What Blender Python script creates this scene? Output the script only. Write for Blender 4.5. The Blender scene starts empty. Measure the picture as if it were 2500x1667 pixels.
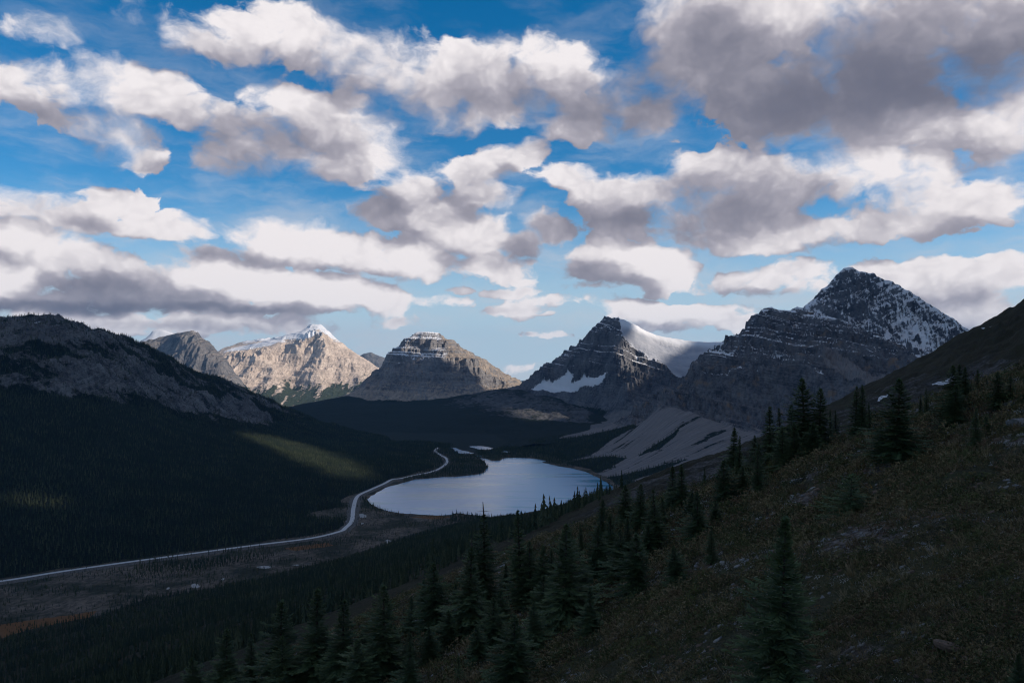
import bpy, math, random
import numpy as np
from mathutils import Vector, Matrix

# ------------------------------------------------------------------ frame of the place
# metres; camera at the origin, looking along +Y, lake surface 450 m below it
FPX, CX, YH = 1950.0, 1250.0, 890.0        # focal length, centre column and horizon row of the photograph
LAKE_Z = -450.0
scene = bpy.context.scene
col = scene.collection

def R(d): return math.radians(d)

# ------------------------------------------------------------------ camera
cam_d = bpy.data.cameras.new('camera')
cam = bpy.data.objects.new('camera', cam_d); col.objects.link(cam)
cam.location = (0, 0, 0); cam.rotation_euler = (R(90), 0, 0)
cam_d.sensor_width = 36.0; cam_d.lens = 36.0 * FPX / 2500.0
cam_d.shift_y = -(833.5 - YH) / 2500.0
cam_d.clip_start = 0.5; cam_d.clip_end = 200000.0
scene.camera = cam

# ------------------------------------------------------------------ sun
SUN_AZ, SUN_EL = R(96), R(29)              # to the right of the view
SUN = Vector((math.cos(SUN_EL) * math.sin(SUN_AZ), math.cos(SUN_EL) * math.cos(SUN_AZ), math.sin(SUN_EL)))
sun_d = bpy.data.lights.new('sun', 'SUN'); sun_d.energy = 5.0; sun_d.angle = R(0.5); sun_d.color = (1.0, 0.87, 0.73)
sun = bpy.data.objects.new('sun', sun_d); col.objects.link(sun)
sun.rotation_euler = SUN.to_track_quat('Z', 'Y').to_euler(); sun.location = (300, 100, 300)

# ------------------------------------------------------------------ exposure and sampling
vs = scene.view_settings
vs.view_transform = 'Standard'; vs.look = 'None'; vs.gamma = 1.0; vs.use_curve_mapping = False; vs.exposure = 0.0
scene.display_settings.display_device = 'sRGB'
cy = scene.cycles
cy.use_adaptive_sampling = True; cy.adaptive_threshold = 0.012; cy.adaptive_min_samples = 16
cy.use_denoising = True
try: cy.denoiser = 'OPENIMAGEDENOISE'
except Exception: pass
cy.max_bounces = 6; cy.diffuse_bounces = 2; cy.glossy_bounces = 2; cy.transmission_bounces = 2
cy.volume_bounces = 0; cy.transparent_max_bounces = 6
cy.filter_width = 1.15
cy.caustics_reflective = False; cy.caustics_refractive = False

# ------------------------------------------------------------------ node helper
class NT:
    def __init__(s, tree): s.t = tree; s.n = tree.nodes; s.l = tree.links
    def node(s, kind, **kw):
        n = s.n.new(kind)
        for k, v in kw.items(): setattr(n, k, v)
        return n
    def put(s, sock, v):
        if hasattr(v, 'node') or isinstance(v, bpy.types.NodeSocket): s.l.new(v, sock)
        elif v is not None: sock.default_value = v
    def math(s, op, a, b=None, c=None, clamp=False):
        n = s.node('ShaderNodeMath', operation=op); n.use_clamp = clamp
        for i, v in enumerate((a, b, c)):
            if v is not None: s.put(n.inputs[i], v)
        return n.outputs[0]
    def vec(s, op, a, b=None, c=None, scale=None):
        n = s.node('ShaderNodeVectorMath', operation=op)
        for i, v in enumerate((a, b, c)):
            if v is not None: s.put(n.inputs[i], v)
        if scale is not None: s.put(n.inputs['Scale'], scale)
        return n.outputs['Value'] if op in ('DOT_PRODUCT', 'LENGTH', 'DISTANCE') else n.outputs['Vector']
    def xyz(s, v):
        n = s.node('ShaderNodeSeparateXYZ'); s.put(n.inputs[0], v); return n.outputs[0], n.outputs[1], n.outputs[2]
    def cxyz(s, x, y, z):
        n = s.node('ShaderNodeCombineXYZ')
        for i, v in enumerate((x, y, z)): s.put(n.inputs[i], v)
        return n.outputs[0]
    def noise(s, vec, scale, detail=4.0, rough=0.5, lac=2.0, dist=0.0, color=False, dim='3D', kind='FBM'):
        n = s.node('ShaderNodeTexNoise', noise_dimensions=dim); n.noise_type = kind
        if vec is not None: s.put(n.inputs['Vector'], vec)
        s.put(n.inputs['Scale'], scale); n.inputs['Detail'].default_value = detail
        s.put(n.inputs['Roughness'], rough); n.inputs['Lacunarity'].default_value = lac
        n.inputs['Distortion'].default_value = dist
        return n.outputs['Color' if color else 'Fac']
    def voro(s, vec, scale, feature='F1', rnd=1.0, out='Distance', smooth=None):
        n = s.node('ShaderNodeTexVoronoi', feature=feature)
        s.put(n.inputs['Vector'], vec); s.put(n.inputs['Scale'], scale); n.inputs['Randomness'].default_value = rnd
        return n.outputs[out]
    def ss(s, v, a, b, lo=0.0, hi=1.0):
        n = s.node('ShaderNodeMapRange', interpolation_type='SMOOTHSTEP')
        s.put(n.inputs['Value'], v); s.put(n.inputs['From Min'], a); s.put(n.inputs['From Max'], b)
        s.put(n.inputs['To Min'], lo); s.put(n.inputs['To Max'], hi)
        return n.outputs[0]
    def lin(s, v, a, b, lo=0.0, hi=1.0):
        n = s.node('ShaderNodeMapRange'); n.clamp = True
        s.put(n.inputs['Value'], v); s.put(n.inputs['From Min'], a); s.put(n.inputs['From Max'], b)
        s.put(n.inputs['To Min'], lo); s.put(n.inputs['To Max'], hi)
        return n.outputs[0]
    def mix(s, fac, a, b, blend='MIX'):
        n = s.node('ShaderNodeMix', data_type='RGBA', blend_type=blend)
        s.put(n.inputs['Factor'], fac)
        for sock, v in ((n.inputs['A'], a), (n.inputs['B'], b)) if False else ((n.inputs[6], a), (n.inputs[7], b)):
            if isinstance(v, tuple) and len(v) == 3: v = (*v, 1.0)
            s.put(sock, v)
        return n.outputs[2]
    def fmix(s, fac, a, b):
        n = s.node('ShaderNodeMix', data_type='FLOAT')
        s.put(n.inputs[0], fac); s.put(n.inputs[2], a); s.put(n.inputs[3], b)
        return n.outputs[0]
# ------------------------------------------------------------------ world: Nishita sky with broken cumulus
def sky_dir(px, py):
    """azimuth and elevation of a place in the sky"""
    x, z = (px - CX) / FPX, (YH - py) / FPX
    return math.atan(x), math.atan2(z, math.hypot(1.0, x))

# cumulus bodies: x, y, half width, half height, thinness
CLOUDS = [
 (75,62,95,36,.45),(20,45,40,22,.6),(360,25,105,45,.6),
 (470,92,110,42,0),(560,78,120,55,0),(650,70,120,58,0),(760,110,125,72,0),(880,150,125,78,0),(1000,180,135,88,0),(1130,190,130,92,0),(1270,175,140,85,0),(1390,215,150,85,0),(1480,260,95,55,0),(1120,265,180,42,.1),(1330,290,140,42,.15),(820,235,60,38,.3),
 (30,190,120,46,0),(165,205,110,58,0),(250,195,85,66,0),(340,235,115,62,0),(430,262,95,42,0),(285,305,75,55,0),(335,362,62,36,.1),(230,280,70,40,.2),
 (655,245,110,55,0),(575,290,105,52,0),(720,285,125,80,0),(845,310,120,72,0),(885,345,75,80,0),(640,355,150,62,0),(790,372,150,62,0),(510,372,75,30,.2),(830,420,60,28,.2),
 
 (955,435,88,58,0),(885,495,85,36,.15),(1005,500,80,50,0),(1085,400,95,48,0),(1150,365,60,44,.1),(1110,450,95,38,.05),
 (1217,355,40,38,0),(1300,410,95,38,.1),(1400,450,105,50,0),(1526,445,95,48,0),(1640,400,100,66,0),(1620,500,225,72,0),(1760,430,150,82,0),(1976,395,150,84,0),(2100,435,120,80,0),(2270,462,130,48,0),(2020,512,200,42,.1),(1720,548,170,36,.05),
 (1256,522,68,46,.1),
 (40,470,85,34,0),(165,495,85,44,0),(270,458,82,34,.05),(385,525,95,38,.05),(300,490,60,30,.2),
 (50,560,130,52,0),(25,640,90,42,0),(205,610,115,46,0),(300,655,135,42,0),(475,590,65,28,.2),(70,690,170,18,.1),(330,700,260,20,.1),
 (690,560,165,54,0),(665,535,80,36,0),(825,578,78,48,0),(950,597,102,50,0),(550,648,185,62,0),(455,640,85,44,0),(725,672,170,52,0),(860,685,98,42,0),(500,708,260,16,0),
 (1100,540,98,50,0),(1190,555,60,36,.2),(1130,612,90,30,.05),(1185,640,40,22,.25),(1060,665,60,14,.5),
 (1426,598,140,60,0),(1510,610,88,60,0),(1345,608,75,28,.15),(1600,655,60,20,.4),
 (1800,622,125,34,.15),(1700,642,60,28,.25),(1860,655,80,28,.3),
 (1456,715,85,32,0),(1590,722,95,32,0),(1700,735,70,26,.1),(1520,750,130,16,.2),
 (1185,712,72,20,.2),(1255,725,45,10,.5),(1245,772,90,18,.78),(1200,842,80,20,.84),
 (2070,640,130,46,.05),(2180,672,130,54,0),(2310,640,85,40,.1),(2150,725,230,52,.05),(2330,720,120,60,.1),(1960,700,90,40,.3),
 (1960,120,430,190,0),(2250,60,260,190,0),(1560,60,105,95,0),(1590,155,125,110,0),(1740,60,200,125,0),(1900,120,250,150,0),(2110,70,260,150,0),(2270,160,210,160,0),(1840,245,200,78,0),(2090,270,230,78,0),(2310,260,130,80,0),(1700,235,110,60,.2),
 (2285,362,110,36,.74),(1375,48,80,30,.86),(1960,320,70,20,.35),(1800,320,120,30,.3),
 (150,738,240,30,.2),(420,742,220,26,.25),(640,748,190,24,.35),(60,770,200,26,.3),(880,738,130,18,.45),(330,765,160,22,.35),(1010,690,160,22,.5),(1300,690,170,26,.5),(1180,665,120,20,.5),(1330,660,120,18,.55),
]
# where thick cloud hides its own lit side: x, y, half width, half height, depth
DARKS = [
 (560,640,150,42,-.9),(760,678,150,38,-.9),(690,555,140,36,-.7),(950,590,80,35,-.6),(1510,598,70,42,-.9),(1420,575,90,25,-.5),(1990,385,140,62,-.6),(1260,125,130,28,-.6),(885,350,60,60,-.5),(255,205,90,60,-.4),(650,225,90,30,-.4),(1456,708,75,22,-.6),(1590,715,80,20,-.5),(50,560,110,34,-.5),(30,640,80,26,-.6),(600,75,150,35,-.3),(1850,25,150,40,-.5),(2230,285,130,40,-.5),
 (1330,225,230,60,.75),(1460,270,130,45,.8),(1060,215,110,30,.35),(1200,165,60,22,.2),
 (560,295,150,38,.55),(690,335,190,36,.4),(600,375,130,25,.45),(370,385,60,25,.8),(130,255,130,24,.3),
 (100,320,50,20,.5),(870,495,90,35,.8),(930,470,60,30,.3),(1256,530,80,50,.85),(1120,460,110,24,.45),(1180,580,60,40,.5),
 (1450,500,130,45,.6),(1640,510,230,48,.75),(1740,440,130,60,.55),(1560,430,90,30,.3),
 (310,662,110,42,1.2),(470,588,70,28,1.1),(200,650,90,26,.7),(75,697,200,14,1.5),(330,706,230,13,1.5),(560,716,160,9,.8),(60,600,110,18,.3),(190,520,80,22,.4),
 (640,592,110,16,.3),(800,612,90,14,.3),(760,690,40,18,.25),
 (1345,612,95,30,.9),(1430,645,90,14,.4),(1500,748,150,12,.5),(2180,705,240,40,.5),(1640,655,80,20,.3),
 (1960,140,420,150,.45),(1590,120,130,110,.45),(1900,190,330,110,.85),(2010,225,220,60,.95),(2180,170,220,90,.75),(1650,60,120,60,.4),(2300,120,100,90,.5),(1750,255,160,50,.6),
]
SC = 2500.0 / 2352.0
# small scraps are mostly torn vapour
CLOUDS = [(x, y, a * 1.3, b * 1.6, min(0.72, t + 0.26)) if b < 31 and t < 0.5 and b > 12 else (x, y, a, b, t) for x, y, a, b, t in CLOUDS]


world = bpy.data.worlds.new('World'); scene.world = world; world.use_nodes = True
world.cycles.sampling_method = 'MANUAL'; world.cycles.sample_map_resolution = 256
W = NT(world.node_tree)
for n in list(W.n): W.n.remove(n)
SX, SY, OFF = 0.80, 0.60, 0.042          # towards the sun, across and up the sky

def new_group(name, ins, outs):
    g = bpy.data.node_groups.new(name, 'ShaderNodeTree'); G = NT(g)
    for n, k in ins: g.interface.new_socket(n, in_out='INPUT', socket_type='NodeSocket' + k)
    for n, k in outs: g.interface.new_socket(n, in_out='OUTPUT', socket_type='NodeSocket' + k)
    gi = G.node('NodeGroupInput'); go = G.node('NodeGroupOutput')
    return g, G, gi.outputs, go.inputs

# --- the look of cloud: body field here (L0) and sunward (L1), shade of the mass above (depth)
NA = 2.0
shade_g, G, gi, go = new_group('cloud_look', [('Angles', 'Vector'), ('L0', 'Float'), ('L1', 'Float'), ('Depth', 'Float'), ('Sky', 'Color'), ('Elevation', 'Float')], [('Color', 'Color')])
def field(off, L, detail, rough=0.57):
    v = G.vec('MULTIPLY', G.vec('ADD', gi[0], (off * SX, off * SY, 0)), (1.0, 1.5, 1.0))
    n = G.noise(v, 13.0, detail, rough, 2.1)
    return G.math('MULTIPLY_ADD', G.math('SUBTRACT', n, 0.5), NA, G.math('MULTIPLY', L, 0.62))
F0 = field(0.0, gi[1], 9.0, 0.62)
billow = G.voro(G.vec('MULTIPLY', gi[0], (1.0, 1.3, 1.0)), 55.0, 'SMOOTH_F1')
F0 = G.math('MULTIPLY_ADD', G.math('SUBTRACT', 0.42, billow), 0.42, G.math('ADD', F0, 0.06))
soft = G.lin(G.noise(gi[0], 9.0, 1.0), 0.38, 0.62, 0.11, G.ss(gi[5], 0.10, 0.26, 0.36, 1.0))
alpha = G.ss(F0, -0.03, soft)
tau = None
for off, w, det in ((0.004, 0.8, 7.0), (0.014, 1.15, 5.0), (0.042, 1.2, 2.0)):
    f = G.math('MAXIMUM', field(off, G.fmix(off / OFF, gi[1], gi[2]), det), 0.0)
    tau = G.math('MULTIPLY', f, w) if tau is None else G.math('MULTIPLY_ADD', f, w, tau)
dk = G.math('MULTIPLY', gi[3], G.lin(G.noise(gi[0], 22.0, 4.0, 0.55), 0.30, 0.62, 0.6, 1.15))
base = G.ss(G.math('SUBTRACT', gi[2], gi[1]), -0.35, 1.05)          # the side turned from the sun, and the flat underside
billow2 = G.voro(G.vec('MULTIPLY', gi[0], (1.0, 1.25, 1.0)), 120.0, 'SMOOTH_F1')
puff = G.math('ADD', G.math('MULTIPLY', G.math('SUBTRACT', 0.42, billow), 0.36), G.math('MULTIPLY', G.math('SUBTRACT', 0.42, billow2), 0.24))
light = G.math('POWER', 2.718, G.math('ADD', G.math('ADD', G.math('MULTIPLY', tau, G.ss(gi[5], 0.10, 0.22, -0.14, -0.20)), G.math('MULTIPLY', dk, -0.90)), G.math('ADD', G.math('MULTIPLY', base, -0.80), puff)))
light = G.ss(light, -0.06, 1.06)
ccol = G.mix(G.lin(light, 0.0, 0.5), (0.140, 0.150, 0.208), (0.420, 0.402, 0.462))
ccol = G.mix(G.lin(light, 0.5, 1.0), ccol, (0.92, 0.872, 0.885))
veil = G.math('MULTIPLY', G.ss(G.noise(G.vec('MULTIPLY', gi[0], (1, 3.4, 1)), 6.0, 5.0, 0.6), 0.40, 0.74, 0.0, 0.62), G.ss(gi[5], 0.45, 0.03, 0.3, 1.0))
sk = G.mix(veil, gi[4], (0.62, 0.64, 0.70))
G.l.new(G.mix(alpha, sk, ccol), go[0])

# --- sky
tc = W.node('ShaderNodeTexCoord')
D0 = W.vec('NORMALIZE', tc.outputs['Generated'])
dx, dy, dz = W.xyz(D0)
az0 = W.math('ARCTAN2', dx, dy)
el0 = W.math('ARCTAN2', dz, W.math('SQRT', W.math('ADD', W.math('MULTIPLY', dx, dx), W.math('MULTIPLY', dy, dy))))
sky = W.node('ShaderNodeTexSky', sky_type='NISHITA')
sky.sun_disc = False; sky.sun_elevation = SUN_EL; sky.sun_rotation = SUN_AZ
sky.altitude = 2200.0; sky.air_density = 1.0; sky.dust_density = 0.0; sky.ozone_density = 2.0
hs = W.node('ShaderNodeHueSaturation'); hs.inputs['Saturation'].default_value = 1.42; hs.inputs['Hue'].default_value = 0.494
W.l.new(sky.outputs[0], hs.inputs['Color'])
SKY_STRENGTH = 0.125
skyc = W.vec('SCALE', hs.outputs[0], scale=SKY_STRENGTH)
skyc = W.mix(W.ss(el0, 0.22, 0.01, 0.0, 0.95), skyc, (0.48, 0.63, 0.76))
# air turbulence bends every outline
flat = W.cxyz(az0, W.math('MULTIPLY', el0, 1.6), 0.3)
warp = W.vec('SUBTRACT', W.noise(flat, 8.0, 2.0, 0.55, color=True), (0.5, 0.5, 0.5))
warp2 = W.vec('SUBTRACT', W.noise(flat, 38.0, 2.0, 0.6, color=True), (0.5, 0.5, 0.5))
A0 = W.vec('MULTIPLY_ADD', warp, (0.050, 0.034, 0), W.cxyz(az0, el0, 0))
A0 = W.vec('MULTIPLY_ADD', warp2, (0.018, 0.014, 0), A0)
A1 = W.vec('ADD', A0, (OFF * SX, OFF * SY, 0))

def background(c, strength=1.0):
    b = W.node('ShaderNodeBackground'); W.put(b.inputs['Color'], c); b.inputs['Strength'].default_value = strength
    return b.outputs[0]

def look(L0, L1, dep):
    n = W.node('ShaderNodeGroup'); n.node_tree = shade_g
    for i, v in enumerate((A0, L0, L1, dep, skyc, el0)): W.put(n.inputs[i], v)
    return background(n.outputs[0])

def wide_cover(v):
    return W.math('MULTIPLY', W.math('SUBTRACT', W.noise(v, 3.0, 2.0, 0.5), 0.46), 6.0)
def cell(a0, a1, e0, e1, idx):
    """the bodies that reach this stretch of sky"""
    g, C, ci, co = new_group('sky_stretch', [('A0', 'Vector'), ('A1', 'Vector')], [('L0', 'Float'), ('L1', 'Float'), ('Depth', 'Float')])
    L, K, dk = None, None, 0.0
    m, eps = 0.05, 2e-6 * idx
    for (x, y, a, b, t) in CLOUDS:
        az, el = sky_dir(x * SC, y * SC); ra, rb = a * SC / FPX, b * SC / FPX
        da = max(a0 - m - az, az - a1 - m, 0) / ra; de = max(e0 - m - el, el - e1 - m, 0) / rb
        if da * da + de * de + t > 1.9: continue
        s_, o_ = (1 / ra, 1 / rb, 0), (-az / ra + eps, -el / rb, math.sqrt(t))
        v = C.vec('MULTIPLY_ADD', ci[0], s_, o_); r = C.vec('DOT_PRODUCT', v, v)
        L = r if L is None else C.math('SMOOTH_MIN', L, r, 0.35)
        v = C.vec('MULTIPLY_ADD', ci[1], s_, o_); r = C.vec('DOT_PRODUCT', v, v)
        K = r if K is None else C.math('SMOOTH_MIN', K, r, 0.35)
    for (x, y, a, b, d) in DARKS:
        az, el = sky_dir(x * SC, y * SC); ra, rb = a * SC / FPX, b * SC / FPX
        da = max(a0 - m - az, az - a1 - m, 0) / ra; de = max(e0 - m - el, el - e1 - m, 0) / rb
        if da * da + de * de > 4.0: continue
        v = C.vec('MULTIPLY_ADD', ci[0], (1 / ra, 1 / rb, 0), (-az / ra + eps, -el / rb, 0))
        dk = C.math('MULTIPLY_ADD', C.math('POWER', 0.22, C.vec('DOT_PRODUCT', v, v)), d, dk)
    if L is None: return look(-1.5, -1.5, 0.0)
    C.put(co[0], C.math('MAXIMUM', C.math('SUBTRACT', 1.0, L), -1.5)); C.put(co[1], C.math('MAXIMUM', C.math('SUBTRACT', 1.0, K), -1.5))
    C.put(co[2], dk)
    n = W.node('ShaderNodeGroup'); n.node_tree = g; W.l.new(A0, n.inputs[0]); W.l.new(A1, n.inputs[1])
    return look(*n.outputs[:3])
def choose(v, edges, shaders):
    """nested switch on v"""
    if len(shaders) == 1: return shaders[0]
    h = len(shaders) // 2
    m = W.node('ShaderNodeMixShader')
    W.put(m.inputs[0], W.math('GREATER_THAN', v, edges[h - 1]))
    W.l.new(choose(v, edges[:h - 1], shaders[:h]), m.inputs[1]); W.l.new(choose(v, edges[h:], shaders[h:]), m.inputs[2])
    return m.outputs[0]
AZ = [-0.80, -0.42, -0.27, -0.12, 0.03, 0.18, 0.33, 0.80]
EL = [-0.02, 0.09, 0.16, 0.25, 0.58]
rows = []
for j in range(len(EL) - 1):
    rows.append(choose(az0, AZ[1:-1], [cell(AZ[i], AZ[i + 1], EL[j], EL[j + 1], j * 8 + i + 1) for i in range(len(AZ) - 1)]))
inview = choose(el0, EL[1:-1], rows)
# round about, the same broken cover goes on
wl = wide_cover(W.vec('MULTIPLY', D0, (1, 1, 1.8)))
wn = W.math('MULTIPLY_ADD', W.math('SUBTRACT', W.noise(W.vec('MULTIPLY', D0, (1, 1, 1.6)), 11.0, 4.0, 0.58), 0.5), 2.2, W.math('MULTIPLY', wl, 0.62))
around = background(W.mix(W.ss(wn, -0.03, 0.5), skyc, W.mix(W.ss(wn, 0.1, 1.5), (0.62, 0.60, 0.62), (0.13, 0.15, 0.19))))
isview = W.math('MULTIPLY', W.math('LESS_THAN', W.math('ABSOLUTE', az0), 0.80), W.math('LESS_THAN', el0, 0.58))
m1 = W.node('ShaderNodeMixShader'); W.l.new(isview, m1.inputs[0]); W.l.new(around, m1.inputs[1]); W.l.new(inview, m1.inputs[2])
m2 = W.node('ShaderNodeMixShader'); W.l.new(W.math('GREATER_THAN', el0, -0.02), m2.inputs[0])
W.l.new(background((0.03, 0.045, 0.06, 1)), m2.inputs[1]); W.l.new(m1.outputs[0], m2.inputs[2])
wo = W.node('ShaderNodeOutputWorld'); W.l.new(m2.outputs[0], wo.inputs['Surface'])
# ------------------------------------------------------------------ numeric helpers
def _hash(ix, iy, seed):
    h = (ix.astype(np.int64) * 374761393 + iy.astype(np.int64) * 668265263 + seed * 974711) & 0xffffffff
    h = ((h ^ (h >> 13)) * 1274126177) & 0xffffffff
    return (h ^ (h >> 16)) & 0xffff
def perlin(x, y, seed=0):
    x0 = np.floor(x); y0 = np.floor(y); fx = x - x0; fy = y - y0
    u = fx * fx * fx * (fx * (fx * 6 - 15) + 10); v = fy * fy * fy * (fy * (fy * 6 - 15) + 10)
    def g(dx, dy):
        a = _hash(x0 + dx, y0 + dy, seed) * (2 * math.pi / 65536.0)
        return np.cos(a) * (fx - dx) + np.sin(a) * (fy - dy)
    a = g(0, 0); b = g(1, 0); c = g(0, 1); d = g(1, 1)
    return ((a + (b - a) * u) * (1 - v) + (c + (d - c) * u) * v) * 1.5
def fbm(x, y, octv=5, gain=0.5, lac=2.03, seed=0):
    s = np.zeros_like(x); a = 1.0; t = 0.0
    for i in range(octv):
        s += a * perlin(x, y, seed + i * 17); t += a; a *= gain; x = x * lac + 13.7; y = y * lac - 7.3
    return s / t
def ridged(x, y, octv=5, gain=0.5, lac=2.07, seed=0):
    s = np.zeros_like(x); a = 1.0; t = 0.0; w = np.ones_like(x)
    for i in range(octv):
        n = (1 - np.abs(perlin(x, y, seed + i * 31))) ** 2 * w
        s += a * n; t += a; w = np.clip(n * 1.6, 0, 1); a *= gain; x = x * lac + 5.1; y = y * lac + 9.2
    return s / t
def sst(v, a, b):
    t = np.clip((v - a) / (b - a), 0, 1); return t * t * (3 - 2 * t)

def at(px, py, Y):
    """the point at depth Y behind a place in the photograph"""
    return ((px - CX) / FPX * Y, Y, (YH - py) / FPX * Y)
def floor_at(px, py, z=LAKE_Z):
    """the point of the valley floor behind a place in the photograph"""
    return at(px, py, z * FPX / (YH - py))
def line(pts, step=14.0):
    """densified polyline of (px, py, depth) control points"""
    out = []
    for (a, b) in zip(pts[:-1], pts[1:]):
        n = max(1, int(math.hypot(a[0] - b[0], a[1] - b[1]) / step))
        for i in range(n):
            t = i / n; out.append(tuple(a[k] + (b[k] - a[k]) * t for k in range(3)))
    out.append(tuple(pts[-1])); return out
def pts3(pts): return [at(*p) for p in pts]
def behind(pts, dist, drop, every=3):
    """the far side of a crest, falling away"""
    o = []
    for p in pts[::every]:
        x, y, z = at(*p); k = (y + dist) / y; o.append((x * k, y + dist, z - drop))
    return o

class Surf:
    """smooth surface z(x, y) through control points"""
    def __init__(s, P, soft=0.0):
        P = np.array(P, float); s.S = 1000.0
        # merge near-coincident points
        keep = []
        for i, p in enumerate(P):
            if all((p[0] - P[j][0]) ** 2 + (p[1] - P[j][1]) ** 2 > 1.0 for j in keep): keep.append(i)
        P = P[keep]; s.c = P[:, :2] / s.S
        n = len(P); d = np.sqrt(((s.c[:, None] - s.c[None]) ** 2).sum(-1))
        A = np.zeros((n + 3, n + 3)); A[:n, :n] = -d + soft * np.eye(n)
        A[:n, n] = 1; A[:n, n + 1:] = s.c; A[n, :n] = 1; A[n + 1:, :n] = s.c.T
        b = np.zeros(n + 3); b[:n] = P[:, 2]
        w = np.linalg.solve(A, b); s.w = w[:n]; s.p = w[n:]
    def __call__(s, x, y):
        shp = np.shape(x); x = np.ravel(x) / s.S; y = np.ravel(y) / s.S; out = np.empty(len(x))
        x = x.astype(np.float32); y = y.astype(np.float32); cx = s.c[None, :, 0].astype(np.float32); cyy = s.c[None, :, 1].astype(np.float32); w = s.w.astype(np.float32)
        for i in range(0, len(x), 20000):
            xs = x[i:i + 20000, None] - cx; ys = y[i:i + 20000, None] - cyy
            xs *= xs; ys *= ys; xs += ys; np.sqrt(xs, out=xs)
            out[i:i + 20000] = -(xs @ w)
        return (out + s.p[0] + s.p[1] * x + s.p[2] * y).reshape(shp)

class Grid:
    """heights kept on a fan of the ground: columns by bearing, rows by distance"""
    def __init__(s, u0, u1, nu, y0, y1, ny, power=1.0):
        s.u = np.linspace(u0, u1, nu); t = np.linspace(0, 1, ny)
        s.y = y0 * (y1 / y0) ** t if power == 'log' else y0 + (y1 - y0) * t ** power
        s.Y, s.U = np.meshgrid(s.y, s.u, indexing='ij'); s.X = s.U * s.Y
    def sample(s, A, x, y):
        u = x / y
        fu = np.clip((u - s.u[0]) / (s.u[1] - s.u[0]), 0, len(s.u) - 1.001); fy = np.clip(np.interp(y, s.y, np.arange(len(s.y))), 0, len(s.y) - 1.001)
        i = fy.astype(int); j = fu.astype(int); a = fy - i; b = fu - j
        return (A[i, j] * (1 - b) + A[i, j + 1] * b) * (1 - a) + (A[i + 1, j] * (1 - b) + A[i + 1, j + 1] * b) * a
    def slope(s, Z):
        gy = np.gradient(Z, s.y, axis=0); gu = np.gradient(Z, s.u, axis=1)
        zx = gu / s.Y; zy = gy - zx * s.U
        return zx, zy, np.sqrt(zx * zx + zy * zy)

def mesh_np(name, V, Fq, smooth=True):
    V = np.asarray(V, np.float32); Fq = np.asarray(Fq, np.int32)
    me = bpy.data.meshes.new(name); k = Fq.shape[1]
    me.vertices.add(len(V)); me.vertices.foreach_set('co', V.ravel())
    me.loops.add(Fq.size); me.loops.foreach_set('vertex_index', Fq.ravel())
    me.polygons.add(len(Fq)); me.polygons.foreach_set('loop_start', np.arange(0, Fq.size, k, dtype=np.int32))
    me.polygons.foreach_set('loop_total', np.full(len(Fq), k, np.int32))
    me.update(calc_edges=True)
    me.polygons.foreach_set('use_smooth', np.full(len(Fq), smooth, bool))
    me.validate(verbose=False)
    return me
def link(name, data, mat=None, parent=None, **tags):
    o = bpy.data.objects.new(name, data); col.objects.link(o)
    if mat is not None and data is not None and not data.materials: data.materials.append(mat)
    if parent is not None: o.parent = parent
    for k, v in tags.items(): o[k] = v
    return o
def grid_object(name, g, Z, mat, attrs, keep=None, **tags):
    ny, nu = Z.shape
    V = np.stack([g.X, g.Y, Z], -1).reshape(-1, 3)
    i = (np.arange(ny - 1)[:, None] * nu + np.arange(nu - 1)[None]).ravel()
    F = np.stack([i, i + 1, i + nu + 1, i + nu], -1)
    if keep is not None:
        k = keep.ravel(); F = F[k[F].any(1)]
        used = np.zeros(len(V), bool); used[F.ravel()] = True
        m = np.cumsum(used) - 1; V = V[used]; F = m[F]
    else: used = slice(None)
    me = mesh_np(name, V, F)
    for n, a in attrs.items():
        at_ = me.attributes.new(n, 'FLOAT', 'POINT'); at_.data.foreach_set('value', np.asarray(a, np.float32).ravel()[used])
    return link(name, me, mat, **tags)

# ------------------------------------------------------------------ ground materials
def bsdf(N, color, rough=0.9, normal=None, spec=0.2):
    b = N.node('ShaderNodeBsdfPrincipled')
    N.put(b.inputs['Base Color'], color if not isinstance(color, tuple) else (*color[:3], 1)); N.put(b.inputs['Roughness'], rough)
    b.inputs['Specular IOR Level'].default_value = spec
    if normal is not None: N.put(b.inputs['Normal'], normal)
    return b
def new_mat(name):
    m = bpy.data.materials.new(name); m.use_nodes = True; N = NT(m.node_tree)
    for n in list(N.n): N.n.remove(n)
    return m, N
def finish(N, sh):
    o = N.node('ShaderNodeOutputMaterial'); N.l.new(sh, o.inputs['Surface'])
def attr(N, name):
    a = N.node('ShaderNodeAttribute'); a.attribute_name = name; return a.outputs['Fac']
def bump(N, h, strength, dist):
    b = N.node('ShaderNodeBump'); b.inputs['Strength'].default_value = strength; b.inputs['Distance'].default_value = dist
    N.put(b.inputs['Height'], h); return b.outputs[0]

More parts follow.
